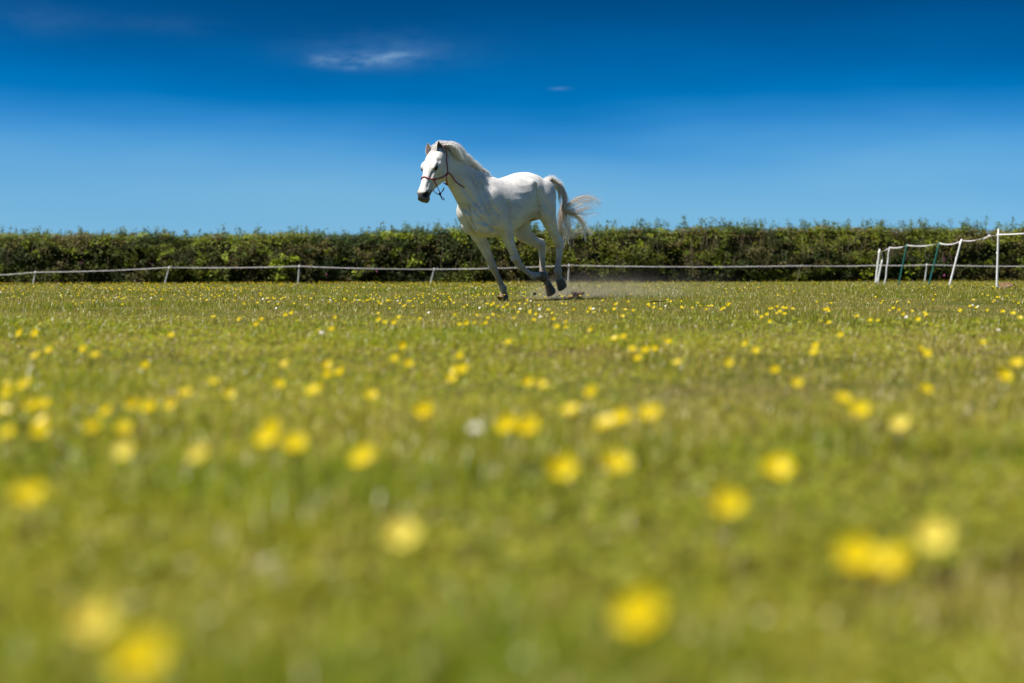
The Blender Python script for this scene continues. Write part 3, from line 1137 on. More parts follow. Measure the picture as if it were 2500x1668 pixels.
# noseband: round the nose from ring to ring, over the bridge
NOSE_L = [out_pt(398, 368), out_pt(370, 392), out_pt(330, 410), out_pt(290, 420), out_pt(250, 417), out_pt(225, 410)]
NOSE_L = [p for p in NOSE_L if p is not None and (p - POLL).dot(lat_h) > .022]
w_last = NOSE_L[-1]
dn = (w_last - POLL).dot(ax)
bridge = [hug(HD(dn - .004, .12, 0))]
nose = NOSE_L + bridge + [mirror(p) for p in NOSE_L[::-1]]
nose = [hug(p) for p in nose]
rope("noseband", nose, .0062, n=90, lie=.006)
kn = hug(NOSE_L[0], .008)
for kk in (kn, hug(NOSE_L[3], .008)):
    S = Solid()
    S.ellipsoid(kk, (.011, .010, .013))
    me = bpy.data.meshes.new("knot")
    me.from_pydata(S.v, [], S.f)
    link_mesh("knot", me, rope_m, halter)
# crown strap: up behind the ear, over the poll and down the other side
up = [out_pt(400, 362), out_pt(398, 320), out_pt(394, 285), out_pt(388, 250)]
up = [p for p in up if p is not None]
crown = up + [hug(HD(.02, -.06, .09)), hug(HD(-.03, .03, .05)), hug(HD(-.03, .06, 0)), hug(HD(-.03, .03, -.05))] + [mirror(p) for p in up[::-1]]
rope("crown_strap", [hug(p, .006) for p in crown], .0062, n=70, lie=.006)
# throat rope under the jaw
thr = [out_pt(398, 372), out_pt(388, 400), out_pt(395, 430), out_pt(403, 455), out_pt(398, 468)]
thr = [p for p in thr if p is not None]
rope("throat_strap", thr + [hug(HD(.22, -.32, 0), .008)] + [mirror(p) for p in thr[::-1]], .005, n=50, lie=.005)
# chin rope from the noseband knot to the knot hanging under the jaw
KN = Q(336, 548, 0.0)
ch = [out_pt(270, 425), out_pt(298, 460), out_pt(320, 495)]
ch = [p for p in ch if p is not None]
rope("chin_strap", ch + [Q(330, 525, .02), KN], .0045, n=30)
rope("chin_strap", [mirror(p) for p in ch] + [Q(300, 542, -.03), KN], .0045, n=30)
S = Solid()
S.ellipsoid(KN, (.017, .014, .02))
me = bpy.data.meshes.new("knot")
me.from_pydata(S.v, [], S.f)
link_mesh("knot", me, blue_m, halter)
rope("loop", [KN, Q(352, 575, .01), Q(372, 590, .015), Q(365, 600, .02), Q(350, 588, .01), Q(338, 555, 0)], .0045, blue_m, 30)["label"] = "navy blue rope loop under the jaw"
rope("loop", [KN, Q(352, 530, .01), Q(362, 520, .0), Q(372, 492, .0), Q(366, 505, .02), Q(352, 528, .0)], .0045, blue_m, 30)
rope("loop", [KN, Q(318, 548, .0), Q(300, 543, -.02)], .004, blue_m, 12)
# loose end flying back along the neck
e = [out_pt(408, 365, .01), out_pt(430, 385, .018), out_pt(455, 425, .03), out_pt(490, 460, .035), out_pt(538, 488, .03)]
e = [p for p in e if p is not None]
rope("loose_end", e, .0068, n=30)["label"] = "loose red rope end trailing over the neck"


# ------------------------------------------------------------------ the ground
def grid_axis(stops):
    out = []
    for a, b, st in stops:
        out.extend(np.arange(a, b, st))
    return np.array(out + [stops[-1][1]])


gx = grid_axis([(-1500, -200, 130), (-200, -60, 14), (-60, 60, 1.0), (60, 200, 14), (200, 1500, 130)])
gy = grid_axis([(-60, -4, 8), (-4, 30, .5), (30, 110, 1.6), (110, 300, 19), (300, 2600, 230)])
X, Y = np.meshgrid(gx, gy)
Z = ground_z(X, Y)
# beyond the hedge the land drops a little and stays below the hedge line
Z = Z - .9 * sstep(Y, 86, 140)
n_x, n_y = len(gx), len(gy)
idx = np.arange(n_x * n_y).reshape(n_y, n_x)
quads = np.stack([idx[:-1, :-1], idx[:-1, 1:], idx[1:, 1:], idx[1:, :-1]], -1).reshape(-1, 4)
gme = np_mesh("ground", np.stack([X, Y, Z], -1).reshape(-1, 3), quads=quads)
g_m, gt, gb = principled("turf_soil", rough=.95, spec=.1)
tcn = gt.n("ShaderNodeTexCoord")
na = gt.n("ShaderNodeTexNoise", {"Vector": tcn.outputs["Object"], "Scale": 1.3, "Detail": 6.0, "Roughness": .65})
nb = gt.n("ShaderNodeTexNoise", {"Vector": tcn.outputs["Object"], "Scale": 22.0, "Detail": 6.0, "Roughness": .7})
ca = gt.ramp(na.outputs[0], [(.3, (.060, .075, .010)), (.5, (.11, .115, .018)), (.66, (.16, .13, .036)), (.8, (.20, .14, .065))])
cb_ = gt.ramp(nb.outputs[0], [(.3, (.45, .5, .4)), (.6, (1.0, 1.0, 1.0)), (.8, (1.35, 1.25, 1.1))])
gt.t.links.new(gt.mix(1.0, ca, cb_, "MULTIPLY"), gb.inputs["Base Color"])
gbm = gt.n("ShaderNodeBump", {"Strength": .8, "Distance": .02, "Height": nb.outputs[0]})
gt.t.links.new(gbm.outputs[0], gb.inputs["Normal"])
tag(link_mesh("ground", gme, g_m), "green and brown paddock turf", None, None, "structure")

# ------------------------------------------------------------------ grass
grass_m = leaf_material("grass_blade", .46, .36, .45)


def patch_tone(x, y):
    """slow colour changes of the sward: lush, olive, dry"""
    a = fbm(x * .55 + 5, y * .55, octv=3, seed=21)
    b = fbm(x * 3.1, y * 3.1 + 9, octv=2, seed=33)
    return np.clip(.5 + ((.62 * a + .38 * b) - .5) * 1.15, 0, 1)


def make_grass(name, n, d0, d1, half, hmin, hmax, wpix, wmin, label, seed, dry=.16, flat=0.0):
    r = np.random.default_rng(seed)
    d = np.exp(r.uniform(math.log(d0), math.log(d1), n))
    u = r.uniform(-half, half, n)
    x = u * (d + 1.5 / half)            # a margin beside the view as well
    y = d
    # clumps: pull blades towards tuft centres of an irregular, turned lattice
    cell = .06 if d0 < 3 else (.11 if d0 < 10 else .3)
    wx = (fbm(x * 1.9, y * 1.9, octv=2, seed=seed + 40) - .5) * .9
    wy = (fbm(x * 1.9 + 50, y * 1.9, octv=2, seed=seed + 41) - .5) * .9
    th = .63
    xr, yr = (x + wx) * math.cos(th) - (y + wy) * math.sin(th), (x + wx) * math.sin(th) + (y + wy) * math.cos(th)
    cx, cy = np.floor(xr / cell), np.floor(yr / cell)
    jx, jy = _hash(cx, cy, cx * 0, seed), _hash(cx, cy, cx * 0, seed + 5)
    pull = r.uniform(.0, .6, n)
    dxr, dyr = ((cx + jx) * cell - xr) * pull, ((cy + jy) * cell - yr) * pull
    x = x + dxr * math.cos(th) + dyr * math.sin(th)
    y = y - dxr * math.sin(th) + dyr * math.cos(th)
    z = ground_z(x, y)
    tone = patch_tone(x, y)
    tuft = _hash(cx, cy, cx * 0, seed + 9)
    hgt = (hmin + (hmax - hmin) * r.random(n) ** 1.6) * (.65 + .7 * tuft) * (.7 + .6 * sstep(tone, .62, .38))
    # trodden and grazed thin spots
    bare = fbm(x * 1.7 + 3, y * 1.7, octv=2, seed=55)
    hgt *= 1 - .55 * sstep(bare, .60, .72)
    w = np.maximum(wmin * r.uniform(.7, 1.4, n), wpix * d / FPX)
    ang = r.uniform(0, 2 * np.pi, n)
    lean = r.uniform(.25, 1.5, n) * (1 + flat)
    ld = ang + r.uniform(-.6, .6, n) + np.pi / 2
    sx, sy = np.cos(ang), np.sin(ang)
    lx, ly = np.cos(ld) * lean, np.sin(ld) * lean
    base = np.stack([x, y, z - .004], 1)
    side = np.stack([sx, sy, np.zeros(n)], 1)
    lv = np.stack([lx, ly, np.zeros(n)], 1)
    up = np.array([0, 0, 1.0])
    mid = base + (up * .62 + lv * .22) * hgt[:, None]
    tip = base + (up * (1.0 - .25 * np.clip(lean, 0, 1.4))[:, None] + lv * .72) * hgt[:, None]
    hw = (w * .5)[:, None]
    V = np.stack([base - side * hw, base + side * hw, mid + side * hw * .85, mid - side * hw * .85, tip], 1).reshape(-1, 3)
    b = np.arange(n) * 5
    q = np.stack([b, b + 1, b + 2, b + 3], 1)
    t = np.stack([b + 3, b + 2, b + 4], 1)
    lush, mids, oliv, straw, brown = (np.array(c) for c in (G_LUSH, G_MID, G_OLIVE, G_STRAW, G_BROWN))
    k = np.clip((tone - .36) / .28 + .12 + r.normal(0, .28, n), 0, 1)[:, None]
    c = np.where(k < .5, lush * (1 - k * 2) + mids * k * 2, mids * (2 - k * 2) + oliv * (k * 2 - 1))
    isdry = r.random(n) < 1.25 * dry * (.4 + 1.6 * sstep(tone, .42, .62))
    c[isdry] = straw * r.uniform(.7, 1.15, (isdry.sum(), 1))
    isb = r.random(n) < .10 * (.3 + 2.2 * sstep(bare, .52, .7))
    c[isb] = brown * r.uniform(.6, 1.2, (isb.sum(), 1))
    c = c * r.uniform(.72, 1.28, (n, 1))
    c = c * (1 - .20 * sstep(d, 4.0, 15.0))[:, None]            # blade colour darker further out
    C = np.repeat(c, 5, 0)
    # tips yellow a little, bases pale
    C = C.reshape(n, 5, 3)
    C[:, 4] *= np.array([1.15, 1.05, .9])
    C = C.reshape(-1, 3)
    me = np_mesh(name, V, tris=t, quads=q, color=C)
    o = link_mesh(name, me, grass_m, smooth=False)
    tag(o, label, "grass", None, "stuff")
    return o


make_grass("grass", 215000, .7, 7.5, .46, .025, .070, 1.0, .0030, "soft blurred grass of the near field", 101)
make_grass("grass", 165000, 6.0, 26.0, .44, .025, .066, 1.15, .0034, "short grass around and before the horse", 102, dry=.30)
make_grass("grass", 86000, 24.0, 76.5, .44, .04, .085, 1.3, .006, "far grass running up to the hedge", 103, dry=.30)

make_grass("tall_stalks", 2600, 2.2, 40.0, .44, .09, .20, .55, .0016, "thin pale seed stalks standing above the turf", 104, dry=1.2)

# broad leaves of clover and buttercup lying in the near turf
def broad_leaves(n, d0, d1, seed):
    r = np.random.default_rng(seed)
    d = np.exp(r.uniform(math.log(d0), math.log(d1), n))
    x, y = (d + 3.2) * r.uniform(-.46, .46, n), d
    dens = fbm(x * 1.4 + 60, y * 1.4, octv=3, seed=seed)
    k = (dens > .45) & (r.random(n) > sstep(d, 2.5, 12.0))
    x, y, dens = x[k], y[k], dens[k]
    n = len(x)
    z = ground_z(x, y) + r.uniform(.012, .046, n)
    nn = np.stack([r.normal(-.12, .32, n), r.normal(-.05, .32, n), np.ones(n)], 1)
    nn /= np.linalg.norm(nn, axis=1)[:, None]
    a = r.normal(0, 1, (n, 3))
    a -= nn * (a * nn).sum(1)[:, None]
    a /= np.linalg.norm(a, axis=1)[:, None]
    b = np.cross(nn, a)
    s = r.uniform(.008, .020, n)[:, None] * np.clip(y / 4.0, 1, 2.2)[:, None]
    p = np.stack([x, y, z], 1)
    f = nn * s * .10
    V = np.stack([p - a * s * .5, p + b * s * .42 + f, p + a * s * .5, p - b * s * .42 + f], 1).reshape(-1, 3)
    i = np.arange(n) * 4
    t = np.concatenate([np.stack([i, i + 2, i + 1], 1), np.stack([i, i + 3, i + 2], 1)])
    kk = np.clip(r.normal(.5, .3, n), 0, 1)[:, None]
    c = (np.array(G_LUSH) * (1 - kk) + np.array(G_OLIVE) * kk) * r.uniform(.7, 1.2, (n, 1))
    me = np_mesh("clover_leaves", V, tris=t, color=np.repeat(c, 4, 0))
    tag(link_mesh("clover_leaves", me, grass_m, smooth=False), "small broad leaves lying in the near turf", "leaves", None, "stuff")


broad_leaves(120000, .75, 12.0, 140)

# ------------------------------------------------------------------ hedge
hedge = empty("hedge", (0, 77.6, gz(0, 77.6)))
tag(hedge, "long wild green hedge along the far edge of the field", "hedge")
HEDGE_Y = 77.8
hl = leaf_material("hedge_leaf", .30, .5, .25)
hx0, hx1 = -48.0, 48.0


def hedge_top(x):
    """height of the clipped top above eye level, after the photo's skyline"""
    xs = np.array([-48, -28, -21, -12, -8.5, -5.5, -2, 4, 12, 20, 28, 48])
    zs = np.array([1.98, 1.98, 1.84, 1.86, 1.90, 2.12, 2.16, 2.14, 2.22, 2.20, 2.12, 2.2])
    return EYE + np.interp(x, xs, zs) + (fbm(x * .9, x * 0 + 3.3, octv=4, seed=8) - .5) * .46


def hedge_front(x, v):
    """how far the face stands out towards the field, v = 0 foot .. 1 top"""
    lump = (fbm(x * .8, v * 2.2 + 11, octv=3, seed=14) - .5) * 1.25 + (fbm(x * 2.6, v * 6.5, octv=2, seed=15) - .5) * .7
    belly = .45 * np.sin(np.clip(v, 0, 1) * np.pi * .8 + .5) - .40 * sstep(v, .75, 1.05)
    return HEDGE_Y - .75 - belly - lump


# closed lumpy body coloured near black for inner twigs and shade
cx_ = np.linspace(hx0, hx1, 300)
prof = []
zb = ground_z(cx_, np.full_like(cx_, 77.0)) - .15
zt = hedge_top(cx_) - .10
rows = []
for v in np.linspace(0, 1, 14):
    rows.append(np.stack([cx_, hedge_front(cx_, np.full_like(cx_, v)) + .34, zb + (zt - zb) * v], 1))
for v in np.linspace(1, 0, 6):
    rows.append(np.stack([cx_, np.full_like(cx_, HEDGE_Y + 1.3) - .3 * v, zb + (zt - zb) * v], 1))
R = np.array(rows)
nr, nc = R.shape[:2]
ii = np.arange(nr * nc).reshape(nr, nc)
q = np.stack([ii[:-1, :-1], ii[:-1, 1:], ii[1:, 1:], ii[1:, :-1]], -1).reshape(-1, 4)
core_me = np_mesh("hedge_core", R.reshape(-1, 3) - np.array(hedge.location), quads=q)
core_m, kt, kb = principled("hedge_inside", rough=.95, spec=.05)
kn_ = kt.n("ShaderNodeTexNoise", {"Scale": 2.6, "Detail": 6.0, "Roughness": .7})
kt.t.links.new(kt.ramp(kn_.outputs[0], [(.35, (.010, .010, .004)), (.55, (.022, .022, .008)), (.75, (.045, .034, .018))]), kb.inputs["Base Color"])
link_mesh("inner_twigs_shade", core_me, core_m, hedge)


def leaves_mesh(name, pos, nrm_, size, color, mat, parent, seed, aspect=.55):
    """folded leaf sprays: two triangles bent along the midrib"""
    r = np.random.default_rng(seed)
    n = len(pos)
    d = r.normal(0, 1, (n, 3))
    nn = nrm_ + r.normal(0, .55, (n, 3))
    nn /= np.linalg.norm(nn, axis=1)[:, None]
    a = d - nn * (d * nn).sum(1)[:, None]
    a /= np.linalg.norm(a, axis=1)[:, None] + 1e-9
    b = np.cross(nn, a)
    s = size[:, None]
    p0, p1 = pos - a * s * .5, pos + a * s * .5
    fold = nn * s * .12
    l, rr = pos + b * s * aspect * .5 + fold, pos - b * s * aspect * .5 + fold
    V = np.stack([p0, l, p1, rr], 1).reshape(-1, 3)
    i = np.arange(n) * 4
    t = np.concatenate([np.stack([i, i + 2, i + 1], 1), np.stack([i, i + 3, i + 2], 1)])
    me = np_mesh(name, V - np.array(parent.location), tris=t, color=np.repeat(color, 4, 0))
    o = link_mesh(name, me, mat, parent, smooth=False)
    o["kind"] = "stuff"
    return o


r = np.random.default_rng(77)
N = 150000
xv = r.uniform(hx0, hx1, N)
v = r.random(N) ** .9
inside = r.exponential(.16, N)
zb = ground_z(xv, np.full(N, 77.0))
zt = hedge_top(xv)
v = v * 1.04
yy = hedge_front(xv, v) + inside - .12
zz_ = zb + (zt - zb) * v
# some leaves lie on the top
ontop = r.random(N) < .22
yy[ontop] = HEDGE_Y - .9 + r.uniform(-.1, 2.0, ontop.sum())
zz_[ontop] = zt[ontop] + r.normal(-.06, .08, ontop.sum())
pos = np.stack([xv, yy, zz_], 1)
gap = fbm(xv * 1.15 + 40, zz_ * 1.9, octv=3, seed=61)
keep = ontop | (v > .85) | (gap > .43) | (r.random(N) < .16)
pos, v, gap, ontop = pos[keep], v[keep], gap[keep], ontop[keep]
n = len(pos)
nv = np.tile(np.array([0, -.75, .6]), (n, 1))
nv[ontop] = (0, -.2, 1)
kind = fbm(pos[:, 0] * .42 + 9, pos[:, 2] * .9, octv=3, seed=70)
kk = np.clip((kind - .32) / .36, 0, 1)[:, None]
c = np.array(H_DARK) * (1 - kk) + np.array(H_LIGHT) * kk
bram = (fbm(pos[:, 0] * .9 + 77, pos[:, 2] * 1.4, octv=2, seed=71) > .60)
c[bram] = np.array(H_BROWN)
brt = (fbm(pos[:, 0] * 1.6 + 17, pos[:, 2] * 2.2, octv=2, seed=72) > .70)
c[brt] = np.array(H_FRESH)
c *= (.8 + .45 * sstep(v, .5, .95))[:, None]  # leaf colour lightened upwards to paint in the sunlit hedge top
c *= r.uniform(.55, 1.4, (n, 1)) * (np.array([1, 1, 1]) + r.normal(0, .10, (n, 3)))
c = np.clip(c, .004, .6)
size = r.uniform(.06, .14, n)
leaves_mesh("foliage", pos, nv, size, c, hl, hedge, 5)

# bright bramble shoots hanging in front, left of the horse
spots = []
for (px, py, rw, rh, cnt) in ((675, 640, 12, 8, 60), (690, 628, 8, 6, 40), (718, 630, 10, 6, 50), (664, 652, 10, 6, 40), (690, 650, 12, 8, 50), (548, 635, 6, 12, 40), (685, 676, 16, 8, 50), (510, 668, 20, 6, 30),
                              (870, 668, 14, 8, 30), (1225, 575, 14, 22, 60), (1010, 640, 16, 10, 40), (1755, 650, 20, 18, 40), (2120, 668, 18, 12, 40), (2215, 660, 14, 18, 30)):
    c0 = at_depth(px, py, 76.2)
    for _ in range(cnt):
        spots.append((c0.x + r.normal(0, rw / FPX * 76 * .6), float(hedge_front(np.array([c0.x]), np.array([.4]))[0]) - .12 + r.normal(0, .1), c0.z + r.normal(0, rh / FPX * 76 * .6)))
spots = np.array(spots)
leaves_mesh("bramble_leaves", spots, np.tile(np.array([0, -.5, .8]), (len(spots), 1)), r.uniform(.10, .20, len(spots)),
            np.clip(np.array(H_FRESH) * 1.3 * r.uniform(.7, 1.25, (len(spots), 1)), 0, .6), hl, hedge, 6)

# shoots that stick up out of the top: stem and leaves
stemV, stemQ, lp, lc, ls_ = [], [], [], [], []
sx = list(r.uniform(hx0, hx1, 900))
tall = {}
for px, hh_ in ((548, .55), (588, .42), (940, .62), (1020, .40), (930, .45), (720, .35), (460, .35), (1110, .5), (1495, .5), (1560, .45), (1620, .5), (1675, .75), (1710, .5), (1770, .45), (1880, .5), (1960, .4),
                (2200, .5), (2250, .55), (2320, .5), (2370, .65), (2405, .75), (2465, .7), (2440, .5), (190, .35), (55, .3), (150, .28), (1330, .35)):
    x_ = (px - 1250) / FPX * 77.5
    sx.append(x_)
    tall[len(sx) - 1] = hh_ * 1.05
for i, x_ in enumerate(sx):
    z0 = float(hedge_top(np.array([x_]))[0]) - .12
    y0 = HEDGE_Y - .7 + r.uniform(0, 1.4)
    h_ = (tall[i] if i in tall else (.08 + .42 * r.random() ** 2) * (1.2 if x_ > -6 else .85)) + .22
    bend = r.normal(0, .14, 2)
    pts = spline([(x_, y0, z0), (x_ + bend[0] * .4, y0 + bend[1] * .4, z0 + h_ * .55), (x_ + bend[0] + r.normal(0, .03), y0 + bend[1], z0 + h_)], 5)
    b0 = len(stemV) and sum(len(a) for a in stemV)
    w = np.linspace(.010, .004, 5)
    for k in range(3):
        pass
    ring = np.concatenate([pts + np.stack([w, 0 * w, 0 * w], 1), pts - np.stack([w * .5, w * .87, 0 * w], 1), pts - np.stack([w * .5, -w * .87, 0 * w], 1)])
    stemV.append(ring)
    for k in range(3):
        k2 = (k + 1) % 3
        for j in range(4):
            stemQ.append((b0 + k * 5 + j, b0 + k2 * 5 + j, b0 + k2 * 5 + j + 1, b0 + k * 5 + j + 1))
    nl = int(6 + h_ * r.uniform(20, 44))
    for _ in range(nl):
        t_ = r.uniform(.2, 1.0)
        p = pts[int(t_ * 4)]
        lp.append(p + r.normal(0, .05 + .03 * t_, 3))
        lc.append(np.array(H_SHOOT) * r.uniform(.6, 1.4))
        ls_.append(r.uniform(.07, .15))
sme = np_mesh("shoot_stems", np.concatenate(stemV) - np.array(hedge.location), quads=np.array(stemQ))
st_m, _, _ = principled("shoot_stem", (.06, .065, .02), .7)
link_mesh("shoot_stems", sme, st_m, hedge)["kind"] = "stuff"
lp = np.array(lp)
leaves_mesh("shoot_leaves", lp, np.tile(np.array([0, -.5, .7]), (len(lp), 1)), np.array(ls_), np.clip(np.array(lc), .004, .5), hl, hedge, 8)

# dry stalks and bare canes in the face of the hedge
dv, dq = [], []
for k in range(190):
    x_ = r.uniform(-30, 30) if k < 110 else r.uniform(3, 24)
    z0 = r.uniform(.3, 1.9)
    y0 = float(hedge_front(np.array([x_]), np.array([z0 / 2.7]))[0]) - r.uniform(.05, .25)
    L_ = r.uniform(.3, .9)
    dx = r.normal(0, .22)
    w = r.uniform(.010, .022)
    b0 = len(dv) * 4 if False else sum(len(a) for a in dv)
    P = np.array([(x_, y0, z0), (x_ + dx * L_ * .5, y0 - .03, z0 + L_ * .5), (x_ + dx * L_ + r.normal(0, .04), y0 - .02, z0 + L_)])
    dv.append(np.concatenate([P + [w, 0, 0], P + [-w * .5, w * .87, 0], P + [-w * .5, -w * .87, 0]]))
    for a_ in range(3):
        b_ = (a_ + 1) % 3
        for j in range(2):
            dq.append((b0 + a_ * 3 + j, b0 + b_ * 3 + j, b0 + b_ * 3 + j + 1, b0 + a_ * 3 + j + 1))
dme = np_mesh("dry_stalks", np.concatenate(dv) - np.array(hedge.location), quads=np.array(dq))
dry_m, dt_, db_ = principled("dry_stalk", (.26, .19, .115), .8)
link_mesh("dry_stalks", dme, dry_m, hedge)["kind"] = "stuff"

# pink wild flowers in the hedge
pink_m, _, _ = principled("pink_petals", (.42, .09, .24), .6)
for px, py, h_, lab in ((187, 643, .10, "pink flower in the hedge above the tape, left of the first post"), (365, 645, .12, "pink flower in the hedge by the second fence post"), (793, 671, .10, "pink flower in the hedge just below the tape"),
                   (918, 663, .11, "pink flower in the hedge near the fourth post"), (1523, 638, .13, "pink flower in the hedge right of the horse's tail"), (2308, 634, .30, "tall pink foxglove between the leaning posts"),
                   (2308, 673, .14, "low pink flower behind the right-hand fence"), (2137, 633, .10, "pink flower beside the corner post")):
    c0 = at_depth(px, py, 75.9)
    c0.y = float(hedge_front(np.array([c0.x]), np.array([.45]))[0]) - .18
    bm_ = bmesh.new()
    bmesh.ops.create_icosphere(bm_, subdivisions=3, radius=1.0)
    for v_ in bm_.verts:
        k_ = 1 + .35 * math.sin(v_.co.z * 9) * math.sin(math.atan2(v_.co.y, v_.co.x) * 5)
        v_.co = Vector((v_.co.x * .04 * k_, v_.co.y * .04 * k_, v_.co.z * h_ * .45))
    me = bpy.data.meshes.new("hedge_flower")
    bm_.to_mesh(me)
    bm_.free()
    o = link_mesh("hedge_flower", me, pink_m, smooth=False)
    o.location = c0
    tag(o, lab, "flower", "pink flowers in the hedge")

# ------------------------------------------------------------------ fences
white_m, wt, wb = principled("white_plastic", (.74, .74, .72), .5, .35)
wnz = wt.n("ShaderNodeTexNoise", {"Scale": 14.0, "Detail": 5.0, "Roughness": .7})
wt.t.links.new(wt.ramp(wnz.outputs[0], [(.3, (.66, .65, .60)), (.55, (.86, .86, .84))]), wb.inputs["Base Color"])
green_m, _, _ = principled("green_plastic", (.02, .15, .125), .45, .4)
tape_m, tt_, tb_ = principled("white_tape", (.90, .87, .87), .6, .25)
ttr = tt_.n("ShaderNodeBsdfTranslucent", {"Color": (.90, .87, .87, 1)})
tmx = tt_.n("ShaderNodeMixShader", {0: .45, 1: tb_.outputs[0], 2: ttr.outputs[0]})
tt_.t.links.new(tmx.outputs[0], tt_.t.nodes["Material Output"].inputs["Surface"])
dull_m, _, _ = principled("weathered_wood", (.24, .19, .14), .85, .15)


def fence_post(fence, top, foot, w, mat, label=None, wavy=0.0, foot_peg=True, clips=()):
    """a tread-in post: tapered square stake with a foot step and insulator lugs"""
    o = fence.location
    top, foot = Vector(top) - o, Vector(foot) - o
    axis = (top - foot)
    n = 9
    S = Solid()
    rings = []
    a = axis.normalized()
    s1 = a.cross(Vector((0, 1, 0))).normalized()
    s2 = a.cross(s1)
    for k in range(n):
        t = k / (n - 1)
        r_ = w * (1.0 - .22 * t)
        if k == n - 1:
            r_ *= .7
        c_ = foot - a * .08 + (axis + a * .08) * t + s1 * (math.sin(t * 17) * wavy)
        rings.append([c_ + (s1 * x_ + s2 * y_) * r_ for x_, y_ in ((-1, -.6), (-.6, -1), (.6, -1), (1, -.6), (1, .6), (.6, 1), (-.6, 1), (-1, .6))])
    S.loft(rings)
    me = bpy.data.meshes.new("post")
    me.from_pydata(S.v, [], S.f)
    me.update()
    p = link_mesh("post", me, mat, fence)
    if label:
        p["label"] = label
    # lugs that hold the tape, and the step to tread the stake in
    def piece(nm, rings_):
        S_ = Solid()
        S_.loft(rings_)
        me_ = bpy.data.meshes.new(nm)
        me_.from_pydata(S_.v, [], S_.f)
        me_.update()
        link_mesh(nm, me_, mat, p)
    for tz in clips:
        c_ = foot + axis * tz
        piece("insulator", [[c_ + s1 * (x_ * w * .8) - s2 * (w * 1.0) * dd + a * (y_ * w * 1.1) for x_, y_ in ((-1, -1), (1, -1), (1, 1), (-1, 1))] for dd in (-.4, 1.5, 2.4)])
    if foot_peg:
        c_ = foot + a * .05
        piece("foot_step", [[c_ + s1 * dd + (Vector((0, 1, 0)) * x_ + Vector((0, 0, 1)) * y_) * w * .5 for x_, y_ in ((-1, -1), (1, -1), (1, 1), (-1, 1))] for dd in (-w * .5, -w * 3.4)])
    return p


def tape_run(fence, pts, w, mat=tape_m, sag=.03, seed=0, twists=None, name="tape"):
    """woven tape between two posts: flat band that sags and twists"""
    rr = random.Random(seed)
    V, F_ = [], []
    o = fence.location
    n = 28
    A, Bp = Vector(pts[0]) - o, Vector(pts[1]) - o
    tw0, tw1 = (rr.uniform(-.3, .3), rr.choice([0, 1, -1, 2]) * math.pi * .5 + rr.uniform(-.4, .4)) if twists is None else twists
    d = (Bp - A).normalized()
    up_ = Vector((0, 0, 1))
    out = d.cross(up_).normalized()
    for k in range(n + 1):
        t = k / n
        c_ = A.lerp(Bp, t) - up_ * (sag * 4 * t * (1 - t))
        an = tw0 + (tw1 - tw0) * t + .35 * math.sin(t * math.pi * 2 + seed)
        e_ = up_ * math.cos(an) + out * math.sin(an)
        f_ = d.cross(e_) * .0012
        V += [tuple(c_ + e_ * w * .5 + f_), tuple(c_ - e_ * w * .5 + f_), tuple(c_ - e_ * w * .5 - f_), tuple(c_ + e_ * w * .5 - f_)]
    for k in range(n):
        for j in range(4):
            j2 = (j + 1) % 4
            F_.append((k * 4 + j, k * 4 + j2, k * 4 + 4 + j2, k * 4 + 4 + j))
    me = bpy.data.meshes.new(name)
    me.from_pydata(V, [], F_)
    me.update()
    return link_mesh(name, me, mat, fence)


# far fence in front of the hedge (photo pixels: foot x,y / top x,y)
K = 2500 / 2350
back = [(-60, 662, -50, 630), (75.5, 658, 82, 622), (377.5, 657, 389, 611), (683.5, 654, 687, 608), (987.5, 654, 997, 615), (1303, 652, 1306, 606), (1828, 648, 1838, 607), (2011, 646, 2015, 606), (2122, 647, 2127, 605), (2440, 652, 2450, 607)]
ffence = empty("electric_fence", (0, 74.6, gz(0, 74.6)))
tag(ffence, "low electric tape fence on short posts in front of the hedge", "fence")
tops = []
DF = 74.6
names = [None, "first white post from the left edge", "second post from the left, leaning right", "upright third post", "fourth post, leaning right, just left of the horse", "post just right of the horse's legs",
         "thin brown leaning post", "thin brown post by the corner", "short white post between the green posts", None]
for i, (fx, fy, tx, ty) in enumerate(back):
    foot = at_depth(fx * K, fy * K, DF)
    foot.z = gz(foot.x, DF)
    dx_ = (tx - fx) * K * DF / FPX
    top_z = at_depth(tx * K, ty * K, DF).z
    top = Vector((foot.x + dx_, DF + .02, top_z))
    thin = i in (6, 7)
    fence_post(ffence, top, foot, .025 if not thin else .018, white_m if not thin else dull_m, names[i], foot_peg=not thin, clips=(.93,))
    tops.append(top)
for i in range(len(tops) - 1):
    a_, b_ = tops[i].copy(), tops[i + 1].copy()
    a_.z -= .07
    b_.z -= .07
    a_.y -= .045
    b_.y -= .045
    L_ = (b_ - a_).length
    tw = random.Random(50 + i)
    tape_run(ffence, (a_, b_), .030, sag=.015 + .0045 * L_, seed=i, twists=(tw.uniform(-.9, -.2), tw.uniform(-.9, -.2)), name="tape")

# right-hand fence of taller posts coming towards the camera
def z5(x, y):
    return 2080 + x / 5.595, 520 + y / 5.595


